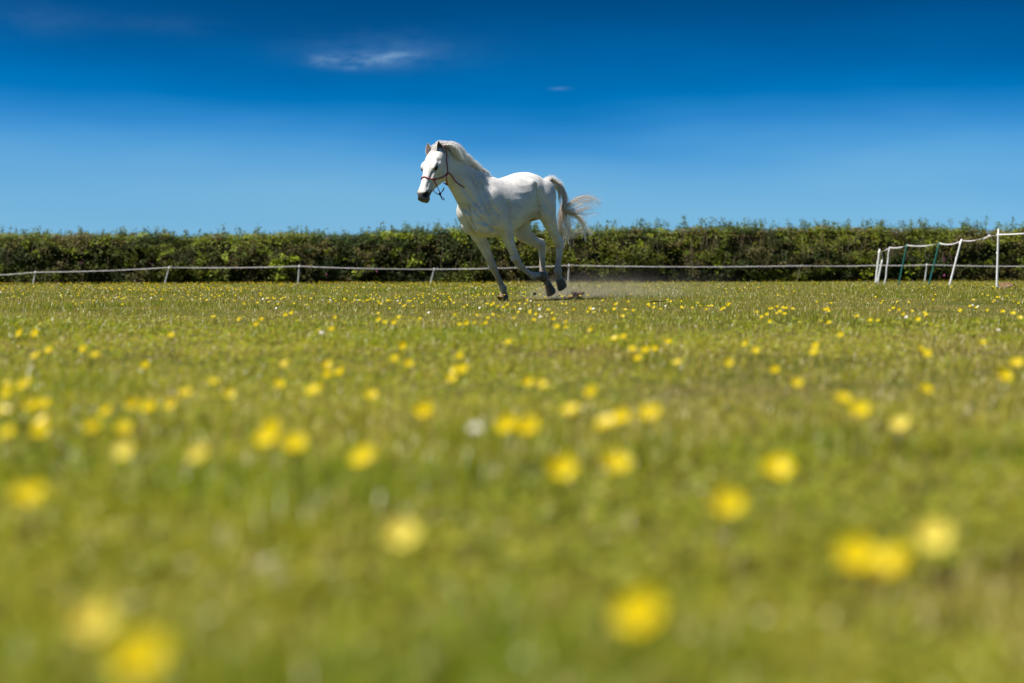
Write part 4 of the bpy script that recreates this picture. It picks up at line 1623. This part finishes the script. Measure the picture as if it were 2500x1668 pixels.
right = [((1978, 1015), (2000, 215), 30.0, .024, white_m, "upright white post nearest the right edge", 0), ((1325, 975), (1497, 355), 38.0, .027, white_m, "white post leaning right", 0),
         ((1045, 955), (1194, 402), 43.0, .024, green_m, "green post nearer the camera", 0), ((635, 945), (750, 425), 48.0, .024, green_m, "green post farther along the fence", 0),
         ((448, 945), (512, 465), 52.0, .026, white_m, "white wavy post", .012), ((322, 940), (378, 490), 55.0, .040, white_m, "thick white corner post", 0)]
rfence = empty("electric_fence", (at_depth(*z5(1300, 960), 42).x, 42.0, gz(12, 42)))
tag(rfence, "tall leaning white and green post fence with sagging tape at right", "fence")
rt_tops = []
for (f, tp, d_, w_, m_, lab, wav) in right:
    foot = at_depth(*z5(*f), d_)
    foot.z = gz(foot.x, d_) - .01
    t_ = at_depth(*z5(*tp), d_)
    fence_post(rfence, t_, foot, w_ * .88, m_, lab, wavy=wav, clips=(.90, .6) if m_ is white_m else (.95,))
    rt_tops.append((t_, foot))
# second, shorter stake propped at the corner
f, t_ = at_depth(*z5(345, 940), 55.3), at_depth(*z5(412, 640), 55.3)
f.z = gz(f.x, 55.3) - .01
fence_post(rfence, t_, f, .033, white_m, "short white stake leaning at the corner post", clips=())


def on_post(i, y5):
    t_, f_ = rt_tops[i]
    (f, tp, d_, w_, m_, lab, wav) = right[i]
    u = (f[1] - y5) / (f[1] - tp[1])
    p = f_.lerp(t_, u)
    p.y -= .04
    return p


A0 = at_depth(*z5(2700, 255), 26.0)
ends = [A0, on_post(0, 292), on_post(1, 378), on_post(2, 412), on_post(3, 440), on_post(4, 472), on_post(5, 528)]
KNOT = at_depth(*z5(1875, 312), 31.6)
tape_run(rfence, (ends[0], ends[1]), .032, sag=.012, seed=3, twists=(-.2, .5))
tape_run(rfence, (ends[1], KNOT), .031, sag=.012, seed=4, twists=(1.0, 1.7))
tape_run(rfence, (KNOT, ends[2]), .032, sag=.05, seed=5, twists=(1.3, .1))
tape_run(rfence, (ends[2], ends[3]), .039, sag=.07, seed=6, twists=(.2, .9))
tape_run(rfence, (ends[3], ends[4]), .039, sag=.06, seed=7, twists=(1.0, .2))
tape_run(rfence, (ends[4], ends[5]), .041, sag=.05, seed=8, twists=(1.2, .1))
tape_run(rfence, (ends[5], ends[6]), .041, sag=.03, seed=9, twists=(.6, 1.5))
tail_a = at_depth(*z5(412, 570), 54.8)
tape_run(rfence, (ends[6], tail_a), .035, sag=.0, seed=10, twists=(.5, 1.2), name="loose_tape")
tape_run(rfence, (tail_a, at_depth(*z5(418, 640), 54.9)), .03, sag=.0, seed=11, twists=(.8, 1.4), name="loose_tape")
S = Solid()
S.ellipsoid(KNOT - rfence.location, (.035, .02, .025))
me = bpy.data.meshes.new("knot")
me.from_pydata(S.v, [], S.f)
link_mesh("knot", me, tape_m, rfence)
tape_run(rfence, (KNOT, at_depth(*z5(1800, 360), 31.5)), .022, sag=.0, seed=12, twists=(.2, .6), name="loose_tape")
kn2 = at_depth(*z5(1905, 345), 31.5)
tape_run(rfence, (KNOT, kn2), .016, sag=-.02, seed=13, twists=(.2, .6), name="loose_tape")
tape_run(rfence, (kn2, at_depth(*z5(1918, 385), 31.5)), .014, sag=0, seed=14, twists=(.2, .6), name="loose_tape")

# ------------------------------------------------------------------ molehill, thrown earth, dust
soil_m, so, sb_ = principled("dry_soil", rough=.95, spec=.1)
sn = so.n("ShaderNodeTexNoise", {"Scale": 30.0, "Detail": 5.0, "Roughness": .7})
so.t.links.new(so.ramp(sn.outputs[0], [(.3, (.09, .055, .035)), (.6, (.21, .13, .08)), (.8, (.34, .22, .14))]), sb_.inputs["Base Color"])


def clod_mesh(r_, seed, n=1, squash=1.0):
    bm_ = bmesh.new()
    bmesh.ops.create_icosphere(bm_, subdivisions=n, radius=1.0)
    q_ = np.array([tuple(v_.co) for v_ in bm_.verts])
    k = .6 + .8 * fbm(q_[:, 0] * 1.7 + seed, q_[:, 1] * 1.7, q_[:, 2] * 1.7, 3, seed)
    rs_ = np.random.default_rng(seed)
    sc = rs_.uniform(.6, 1.25, 3)
    for v_, kk_ in zip(bm_.verts, k):
        v_.co = Vector((v_.co.x * sc[0], v_.co.y * sc[1], v_.co.z * sc[2] * squash)) * float(kk_) * r_
    me = bpy.data.meshes.new("dirt_clod")
    bm_.to_mesh(me)
    bm_.free()
    return me


p = at_depth(*z5(2120, 985), 31.0)
mh = link_mesh("molehill", clod_mesh(.16, 9, 4, .7), soil_m)
mh.location = (p.x, 31.0, gz(p.x, 31.0) + .03)
tag(mh, "small dark mound of earth right of the upright white post", "molehill")

# earth thrown up by the hooves: zoom-1 pixels, size m, lateral
clods = [(1090, 1320, .010), (1160, 1415, .018), (1105, 1345, .007), (1200, 1260, .006), (1015, 1400, .009), (1230, 1345, .010), (1245, 1330, .012), (1210, 1340, .006), (1310, 1450, .010), (1130, 1370, .006),
         (1545, 1345, .007), (1590, 1330, .005), (1480, 1365, .006), (1520, 1380, .005), (1640, 1365, .005), (1780, 1215, .008), (1470, 1240, .004), (1375, 1430, .008), (990, 1365, .006), (1040, 1330, .005),
         (1060, 1390, .006), (1180, 1300, .005), (1265, 1300, .006), (1440, 1420, .006), (1350, 1445, .010), (1420, 1450, .008)]
NTH = ("leftmost second third fourth fifth sixth seventh eighth ninth tenth eleventh twelfth thirteenth fourteenth fifteenth sixteenth "
       "seventeenth eighteenth nineteenth twentieth").split()
clods.sort(key=lambda c_: c_[0])
n_fore = sum(1 for c_ in clods if c_[0] <= 1400)
for i, (zx, zy, s_) in enumerate(clods):
    q_ = Q(zx, zy, random.uniform(-.18, .18))
    me = clod_mesh(s_ * 1.15, 40 + i)
    o = link_mesh("dirt_clod", me, soil_m, smooth=False)
    o.location = hrot @ q_ + HO
    k_ = i if zx <= 1400 else i - n_fore
    lab = "tiny dark crumb of earth flying %s, %s" % ("behind the horse" if zx > 1400 else "between the hooves", NTH[0] if k_ == 0 else NTH[k_] + " from left")
    if zx == 1160:
        lab = "largest dark clod flying between front and hind hooves"
    tag(o, lab, "dirt clod", "earth kicked up by the hooves")
# torn sod with roots behind the hind feet
sod = empty("torn_sod", hrot @ Q(1520, 1425, .0) + HO)
tag(sod, "brown torn lump of turf with roots kicked up behind the hooves", "sod")
for (ox, oy, oz, rr_, sd_) in ((0, 0, -.01, .034, 3), (.08, .03, .02, .022, 4), (-.07, -.02, -.03, .030, 5), (.03, .05, -.035, .034, 6), (-.15, .02, -.05, .024, 7), (.14, -.03, -.045, .022, 8)):
    o = link_mesh("earth_lump", clod_mesh(rr_, sd_, 3, .75), soil_m, sod)
    o.location = (ox, oy, oz)
root_m, _, _ = principled("roots", (.15, .10, .06), .9, .1)
T2 = Hair()
for k in range(260):
    a_ = hr.uniform(0, 6.28)
    e_ = np.array([math.cos(a_) * hr.uniform(.03, .10), math.sin(a_) * .05, hr.uniform(-.06, .055)])
    T2.strand(spline([(0, 0, 0), tuple(e_ * .5 + hr.normal(0, .012, 3)), tuple(e_ + hr.normal(0, .015, 3))], 6), .0022, .0008, (.2, .13, .08), (.3, .22, .14))
me = np_mesh("roots", np.concatenate(T2.V), quads=np.concatenate(T2.Qd))
link_mesh("roots", me, root_m, sod)

# a dark stick lying in the turf right of the horse
q0 = at_depth(1590, 758, 14.0)
st_x, st_y = q0.x, 13.4
stick = Solid()
stick.tube([(Vector((-.11, 0, .0)), .006, .006), (Vector((-.03, .01, .012)), .009, .009), (Vector((.05, .0, .010)), .010, .009), (Vector((.11, -.01, .02)), .005, .005)], lat=Vector((0, 0, 1)), n=8)
me = bpy.data.meshes.new("stick")
me.from_pydata(stick.v, [], stick.f)
sk_m, _, _ = principled("dead_wood", (.035, .028, .02), .9, .1)
o = link_mesh("stick", me, sk_m)
o.location = (st_x, st_y, gz(st_x, st_y) + .056)
o.scale = (.7, .7, .6)
tag(o, "short dark stick lying on the grass right of the horse", "stick")

# dust hanging behind the horse
dm = bpy.data.materials.new("dust")
dm.use_nodes = True
d_t = NT(dm.node_tree)
for n_ in list(dm.node_tree.nodes):
    dm.node_tree.nodes.remove(n_)
do = d_t.n("ShaderNodeOutputMaterial")
dtc = d_t.n("ShaderNodeTexCoord")
dn_ = d_t.n("ShaderNodeTexNoise", {"Vector": dtc.outputs["Object"], "Scale": 2.6, "Detail": 4.0, "Roughness": .55})
dsep = d_t.n("ShaderNodeSeparateXYZ", {0: dtc.outputs["Object"]})


def gauss(c_, r_):
    t = None
    for k in range(3):
        q_ = d_t.math("DIVIDE", d_t.math("SUBTRACT", dsep.outputs[k], c_[k]), r_[k])
        q_ = d_t.math("MULTIPLY", q_, q_)
        t = q_ if t is None else d_t.math("ADD", t, q_)
    return d_t.math("EXPONENT", d_t.math("MULTIPLY", t, -1.0))


dens = d_t.math("ADD", gauss((-.42, 0, .05), (.42, .5, .16)), d_t.math("MULTIPLY", gauss((.15, .1, .0), (.9, .5, .20)), .35))
dens = d_t.math("ADD", dens, d_t.math("MULTIPLY", gauss((-.95, -.1, .03), (.24, .3, .12)), 1.5))
mr = d_t.n("ShaderNodeMapRange", {"Value": dn_.outputs[0], 1: .34, 2: .72, 3: 0.05, 4: 1.0})
dens = d_t.math("MULTIPLY", d_t.math("MULTIPLY", dens, mr.outputs[0]), DUST)
pv = d_t.n("ShaderNodeVolumePrincipled", {"Color": (.99, .85, .70, 1), "Density": dens, "Anisotropy": .2})
d_t.t.links.new(pv.outputs[0], do.inputs["Volume"])
S = Solid()
S.ellipsoid((0, 0, .16), (1.75, .95, .44), n=16)
me = bpy.data.meshes.new("dust_cloud")
me.from_pydata(S.v, [], S.f)
dust = link_mesh("dust_cloud", me, dm)
dl = at_depth(1535, 700, 18.1)
dust.location = (dl.x, 18.2, gz(dl.x, 18.2))
tag(dust, "thin brown dust hanging over the grass behind the horse", "dust", None, "stuff")

# ------------------------------------------------------------------ buttercups and daisies
pet_m, pt_, pb_ = principled("buttercup_petal", (.92, .72, .004), .34, .35)
ptr = pt_.n("ShaderNodeBsdfTranslucent", {"Color": (.94, .74, .006, 1)})
pmx = pt_.n("ShaderNodeMixShader", {0: .42, 1: pb_.outputs[0], 2: ptr.outputs[0]})
pt_.t.links.new(pmx.outputs[0], pt_.t.nodes["Material Output"].inputs["Surface"])
pale_m, _, _ = principled("pale_petal", (.66, .56, .09), .4, .3)
dais_m, _, _ = principled("daisy_petal", (.82, .80, .76), .5, .3)
cent_m, _, _ = principled("flower_centre", (.62, .42, .015), .6, .2)
stem_m, _, _ = principled("flower_stem", (.075, .11, .022), .6, .2)


def blossom_geo(r_, petals, cup, open_, seed):
    """rounded overlapping petals in a shallow cup, and a button of stamens; returns verts, faces, material index"""
    rs_ = random.Random(seed)
    V, F_, Mi = [], [], []
    for k in range(petals):
        a0 = 2 * math.pi * k / petals + rs_.uniform(-.06, .06)
        lift = cup + rs_.uniform(-.12, .12)
        wmax = math.pi / petals * (1.12 if petals < 8 else .8)
        b0 = len(V)
        for (u, ww) in ((.10, .35), (.45, .85), (.80, 1.0), (1.0, .55)):
            for sgn in (-1, 0, 1):
                rad = r_ * u * (1.0 if sgn == 0 else .97)
                an = a0 + sgn * wmax * ww * (1.0 if u > .3 else .9)
                z_ = r_ * (lift * u * u + (.06 if sgn else .0) * u) + (.0006 if k % 2 else 0)
                V.append((math.cos(an) * rad, math.sin(an) * rad, z_))
        for i in range(3):
            for j in range(2):
                F_.append((b0 + i * 3 + j, b0 + i * 3 + j + 1, b0 + i * 3 + 4 + j, b0 + i * 3 + 3 + j))
                Mi.append(0)
    b0 = len(V)
    for (z_, q_) in ((.02, .26), (.22, .22), (.30, .08)):
        for j in range(7):
            V.append((math.cos(j * .898) * r_ * q_, math.sin(j * .898) * r_ * q_, r_ * z_))
    for i in range(2):
        for j in range(7):
            F_.append((b0 + i * 7 + j, b0 + i * 7 + (j + 1) % 7, b0 + i * 7 + 7 + (j + 1) % 7, b0 + i * 7 + 7 + j))
            Mi.append(1)
    F_.append(tuple(b0 + 14 + j for j in range(7)))
    Mi.append(1)
    return V, F_, Mi


def stem_geo(h_, bend, r_=.0012):
    V, F_ = [], []
    for k in range(4):
        t = k / 3
        for j in range(3):
            a_ = j * 2.094
            V.append((bend[0] * (t * t - 1) + math.cos(a_) * r_, bend[1] * (t * t - 1) + math.sin(a_) * r_, -h_ * (1 - t)))
    for k in range(3):
        for j in range(3):
            F_.append((k * 3 + j, k * 3 + (j + 1) % 3, k * 3 + 3 + (j + 1) % 3, k * 3 + 3 + j))
    return V, F_


def to_mesh(name, V, F_, mats, Mi=None):
    me = bpy.data.meshes.new(name)
    me.from_pydata(V, [], F_)
    for m_ in mats:
        me.materials.append(m_)
    if Mi is not None:
        me.polygons.foreach_set("material_index", np.array(Mi, dtype=np.int32))
    me.update()
    return me


RB = .0140
butter = [to_mesh("blossom", *blossom_geo(RB, 5, cp, 1, 10 + i)[:2], [pet_m, cent_m], blossom_geo(RB, 5, cp, 1, 10 + i)[2]) for i, cp in enumerate((.45, .6, .75, .35, .55))]
pales = [to_mesh("blossom", *blossom_geo(RB, 5, cp, 1, 20 + i)[:2], [pale_m, cent_m], blossom_geo(RB, 5, cp, 1, 20 + i)[2]) for i, cp in enumerate((.4, .7))]
daisies = [to_mesh("blossom", *blossom_geo(RB * .85, 13, cp, 1, 30 + i)[:2], [dais_m, cent_m], blossom_geo(RB * .85, 13, cp, 1, 30 + i)[2]) for i, cp in enumerate((.15, .3))]

fr_ = random.Random(99)


def flower(px, py, h_, kind, label, group, scale=1.0, d=None):
    """a flower whose head is seen at photo pixel px,py and whose stem h_ stands on the turf"""
    v_ = pix_ray(px, py)
    # walk along the line of sight to where it is h_ above the ground
    lo, hi = .5, 90.0
    for _ in range(50):
        m_ = (lo + hi) / 2
        q_ = Vector((0, 0, EYE)) + v_ * (m_ / v_.y)
        if q_.z - gz(q_.x, q_.y) > h_:
            lo = m_
        else:
            hi = m_
    q_ = Vector((0, 0, EYE)) + v_ * (lo / v_.y)
    return plant(q_.x, q_.y, h_, kind, label, group, scale)


stem_meshes = {}
blossoms = []          # (object, kind word, photo x, photo y, has its own label)


def note_blossom(o, word, x, y, z, own):
    v_ = Matrix.Rotation(PITCH, 3, "X") @ Vector((x, y, z - EYE))
    blossoms.append((o, word, 1250 + FPX * v_.x / v_.y, 834 - FPX * v_.z / v_.y, own))


COLS = [(55, "at the left edge"), (125, "below the first fence post"), (240, "just right of the first fence post"), (365, "just left of the second fence post"), (450, "below the second fence post"),
        (580, "just right of the second fence post"), (690, "just left of the third fence post"), (780, "below the third fence post"), (890, "just right of the third fence post"), (1020, "just left of the fourth fence post"),
        (1095, "below the horse's muzzle"), (1180, "below the horse's chest"), (1250, "below the front hooves"), (1330, "below the horse's belly"), (1400, "below the hind hooves"), (1480, "below the tail"),
        (1600, "below the dust"), (1780, "right of the dust"), (1930, "left of the brown post"), (2030, "right of the brown post"), (2150, "below the corner stakes"), (2250, "below the green posts"),
        (2360, "below the leaning white post"), (2450, "below the upright white post"), (9999, "at the right edge")]
ROWS = [(722, "behind the hooves"), (745, "level with the hooves"), (775, "just before the hooves"), (815, "a little before the hooves"), (870, "well before the hooves"), (940, "in the mid grass"),
        (1040, "in the nearer grass"), (9999, "in the nearest grass")]
ORD = "leftmost second third fourth fifth sixth seventh eighth ninth tenth eleventh twelfth thirteenth fourteenth fifteenth sixteenth seventeenth eighteenth nineteenth twentieth".split()


def label_blossoms():
    cells = {}
    for (o, word, px, py, own) in blossoms:
        c_ = next(t for lim, t in COLS if px < lim)
        r_ = next(t for lim, t in ROWS if py < lim)
        cells.setdefault((word, c_, r_), []).append((px, o, own))
    for (word, c_, r_), lst in cells.items():
        lst.sort(key=lambda e: e[0])
        for k, (px, o, own) in enumerate(lst):
            if own:
                continue
            o["label"] = "%s %s, %s" % (word, c_, r_) if len(lst) == 1 else "%s %s, %s, %s" % (word, c_, r_, ORD[k] if k == 0 else ORD[min(k, 19)] + " from left")


def plant(x, y, h_, kind, label, group, scale=1.0):
    name = "daisy" if kind == "daisy" else "buttercup"
    r0 = empty(name, (x, y, gz(x, y)))
    tag(r0, label.lstrip("@"), name, group)
    note_blossom(r0, "white daisy" if kind == "daisy" else "buttercup", x, y, gz(x, y) + h_, label[0] != "@")
    me = fr_.choice({"butter": butter, "pale": pales, "daisy": daisies}[kind])
    b_ = bpy.data.objects.new("blossom", me)
    col.objects.link(b_)
    b_.parent = r0
    b_.location = (0, 0, h_)
    b_.scale = (scale,) * 3
    # faces lean towards the sun and a little any way
    b_.rotation_mode = "ZYX"
    b_.rotation_euler = (fr_.gauss(.62, .22), fr_.gauss(-.20, .25), fr_.uniform(0, 6.28))
    key = (round(h_, 2), fr_.randrange(3))
    if key not in stem_meshes:
        V, F_ = stem_geo(key[0], (fr_.uniform(-.02, .02), fr_.uniform(-.02, .02)))
        stem_meshes[key] = to_mesh("stem", V, F_, [stem_m])
    s_ = bpy.data.objects.new("stem", stem_meshes[key])
    col.objects.link(s_)
    s_.parent = r0
    s_.location = (0, 0, h_)
    return r0


# the blossoms that stand out in the photo, biggest and nearest first: x, y (on the 2350 px wide print), kind, label
BIG = [
    (325, 1525, "b", "huge soft yellow buttercup cut by the bottom edge at left"), (205, 1435, "p", "pale blurred buttercup above the one at the bottom left"),
    (1475, 1420, "b", "big round blurred yellow buttercup low in the centre right"), (1962, 1282, "b", "largest yellow disc of the three at lower right"),
    (2060, 1308, "b", "dim amber buttercup between two brighter ones at lower right"), (2143, 1230, "p", "pale yellow buttercup at upper right of the lower right trio"),
    (917, 1228, "p", "creamy pale blossom alone in the lower centre left"), (68, 1150, "b", "yellow buttercup alone near the left edge, low down"),
    (1285, 1075, "b", "bright yellow buttercup alone in the middle foreground"), (1785, 1078, "b", "yellow buttercup alone right of centre in the foreground"),
    (1410, 1075, "b", "faint amber buttercup right of the bright middle one"), (842, 1058, "b", "dull yellow buttercup right of the crowded pair"),
    (465, 1050, "p", "pale buttercup left of the crowded yellow pair"), (292, 1035, "p", "pale tall blur near the lower left cluster"),
    (620, 1015, "b", "left one of the crowded yellow pair"), (675, 1030, "b", "right one of the crowded yellow pair"), (632, 990, "b", "upper blossom behind the crowded yellow pair"),
    (1665, 1165, "b", "very faint yellow blur in the lower right centre"), (1090, 985, "d", "white daisy blur left of the middle pair"),
    (1168, 983, "b", "left one of the middle foreground pair of buttercups"), (1215, 990, "b", "right, dimmer one of the middle foreground pair"),
    (1310, 950, "b", "orange tinged buttercup above the bright middle one"), (1395, 975, "b", "yellow buttercup at left of a close pair, centre right"),
    (1425, 965, "b", "dim buttercup at right of a close pair, centre right"), (1493, 957, "b", "lone buttercup right of the close pair"),
    (1930, 918, "b", "upper buttercup of the bright diagonal pair at right"), (1970, 950, "b", "lower buttercup of the bright diagonal pair at right"),
    (2070, 985, "p", "faint blossom below right of the bright diagonal pair"), (975, 945, "b", "dull yellow buttercup left of the white daisy"),
    (722, 900, "b", "lone yellow buttercup below the trio, centre left"), (2333, 838, "b", "larger of the two buttercups at the right edge"), (2300, 868, "b", "smaller of the two buttercups at the right edge"),
]
MIDS = [(852, 908), (1210, 878), (1240, 888), (1363, 902), (1035, 870), (1045, 850), (1062, 850), (1057, 822), (755, 862), (783, 858), (748, 840), (937, 838), (907, 826), (923, 795), (492, 880), (525, 903), (638, 882),
        (655, 836), (397, 928), (425, 905), (345, 935), (308, 932), (248, 948), (213, 985), (285, 985), (100, 970), (97, 1000), (78, 935), (100, 930), (18, 998), (15, 885), (55, 885), (5, 945), (2122, 893), (1830, 880),
        (1777, 850), (1670, 832), (1733, 805), (1553, 836), (1532, 787), (1500, 803), (1480, 803), (1463, 825), (1450, 803), (1430, 775), (1410, 778), (1873, 795), (1870, 812), (1930, 770), (2127, 812), (2112, 803),
        (2255, 790), (1998, 737), (2105, 735), (1168, 788), (1427, 727), (1275, 752), (1070, 743), (762, 757), (590, 743), (550, 733), (490, 728), (393, 770), (193, 803), (218, 818), (335, 842), (112, 805), (82, 818),
        (45, 770), (78, 772), (46, 762), (80, 765), (20, 905), (60, 880), (670, 720), (655, 725), (600, 735), (870, 735), (882, 742), (915, 730), (905, 740), (1790, 715), (1800, 722), (1900, 715), (2325, 720), (2340, 730), (2300, 716)]
for (x, y, k, lab) in BIG:
    flower(x * K, y * K, fr_.uniform(.095, .125), {"b": "butter", "p": "pale", "d": "daisy"}[k], lab, "blossoms blurred in the foreground", fr_.uniform(1.05, 1.2) * ({"b": 1.25, "p": 1.05, "d": .75}[k]))


for (x, y) in MIDS:
    flower(x * K, y * K, fr_.uniform(.075, .11), "butter", "@" + ("soft blurred yellow buttercup" if y > 800 else "small yellow buttercup"), "buttercups scattered over the field", fr_.uniform(1.0, 1.2))

# the rest of the meadow: positions drawn with clusters, the nearest ones single, the far ones as one mass
rf = np.random.default_rng(2024)
cand = []
M_ = 60000
d_ = np.sqrt(rf.uniform(4.5 ** 2, 76 ** 2, M_))
u_ = rf.uniform(-.42, .42, M_)
xs_, ys_ = d_ * u_, d_
clus = fbm(xs_ * .42 + 8, ys_ * .30, octv=3, seed=90)
clus2 = fbm(xs_ * 1.6, ys_ * 1.1, octv=2, seed=91)
dens_ = sstep(clus, .42, .70) * sstep(clus2, .35, .65)
dens_ *= 1.25 - 1.5 * np.clip(u_ + .05, -.32, .5)               # more flowers on the left
dens_ *= sstep(d_, 6.0, 11.0) * .9 + .1
dens_ *= .55 + .45 * sstep(d_, 45, 12)
pick = rf.random(M_) < dens_ * FLOWER_DENS
xs_, ys_, d_ = xs_[pick], ys_[pick], d_[pick]
order = np.argsort(d_)
xs_, ys_, d_ = xs_[order], ys_[order], d_[order]
SINGLE = 180
for i in range(min(SINGLE, len(xs_))):
    x, y = float(xs_[i]), float(ys_[i])
    if rf.random() < .07:
        plant(x, y, rf.uniform(.04, .06), "daisy", "@tiny white daisy in the turf", "daisies in the turf")
    else:
        plant(x, y, rf.uniform(.065, .105), "butter", "@tiny bright buttercup in the turf", "buttercups scattered over the field", rf.uniform(.72, 1.0))
label_blossoms()
# far blossoms: one mass of the same flowers
PV, PQ, PM, nb_ = [], [], [], 0
geo = [blossom_geo(RB, 5, cp, 1, 50 + i) for i, cp in enumerate((.3, .5, .8))]
gd = blossom_geo(RB * .85, 9, .2, 1, 61)
for i in range(SINGLE, len(xs_)):
    isd = rf.random() < .10
    V, F_, Mi = gd if isd else geo[rf.integers(0, 3)]
    V = np.array(V) * rf.uniform(.68, .98)
    rot = np.array((Matrix.Rotation(rf.normal(.5, .35), 3, "X") @ Matrix.Rotation(rf.normal(0, .4), 3, "Y") @ Matrix.Rotation(rf.uniform(0, 6.28), 3, "Z")))
    hgt = rf.uniform(.06, .11) * (1 if d_[i] < 30 else 1.25)
    V = V @ rot.T + np.array([xs_[i], ys_[i], gz(xs_[i], ys_[i]) + hgt])
    SV, SF = stem_geo(hgt, (rf.normal(0, .012), rf.normal(0, .012)))
    SV = np.array(SV) + np.array([xs_[i], ys_[i], gz(xs_[i], ys_[i]) + hgt])
    PV.append(V)
    PQ += [tuple(nb_ + k for k in f_) for f_ in F_]
    PM += [(m_ if m_ else (2 if isd else 0)) for m_ in Mi]
    nb_ += len(V)
    PV.append(SV)
    PQ += [tuple(nb_ + k for k in f_) for f_ in SF]
    PM += [3] * len(SF)
    nb_ += len(SV)
me = bpy.data.meshes.new("far_buttercups")
me.from_pydata(np.concatenate(PV).tolist(), [], PQ)
for m_ in (pet_m, cent_m, dais_m, stem_m):
    me.materials.append(m_)
me.polygons.foreach_set("material_index", np.array(PM, dtype=np.int32))
me.update()
o = bpy.data.objects.new("far_buttercups", me)
col.objects.link(o)
tag(o, "tiny yellow buttercups and daisies dotting the far grass", "buttercups", None, "stuff")
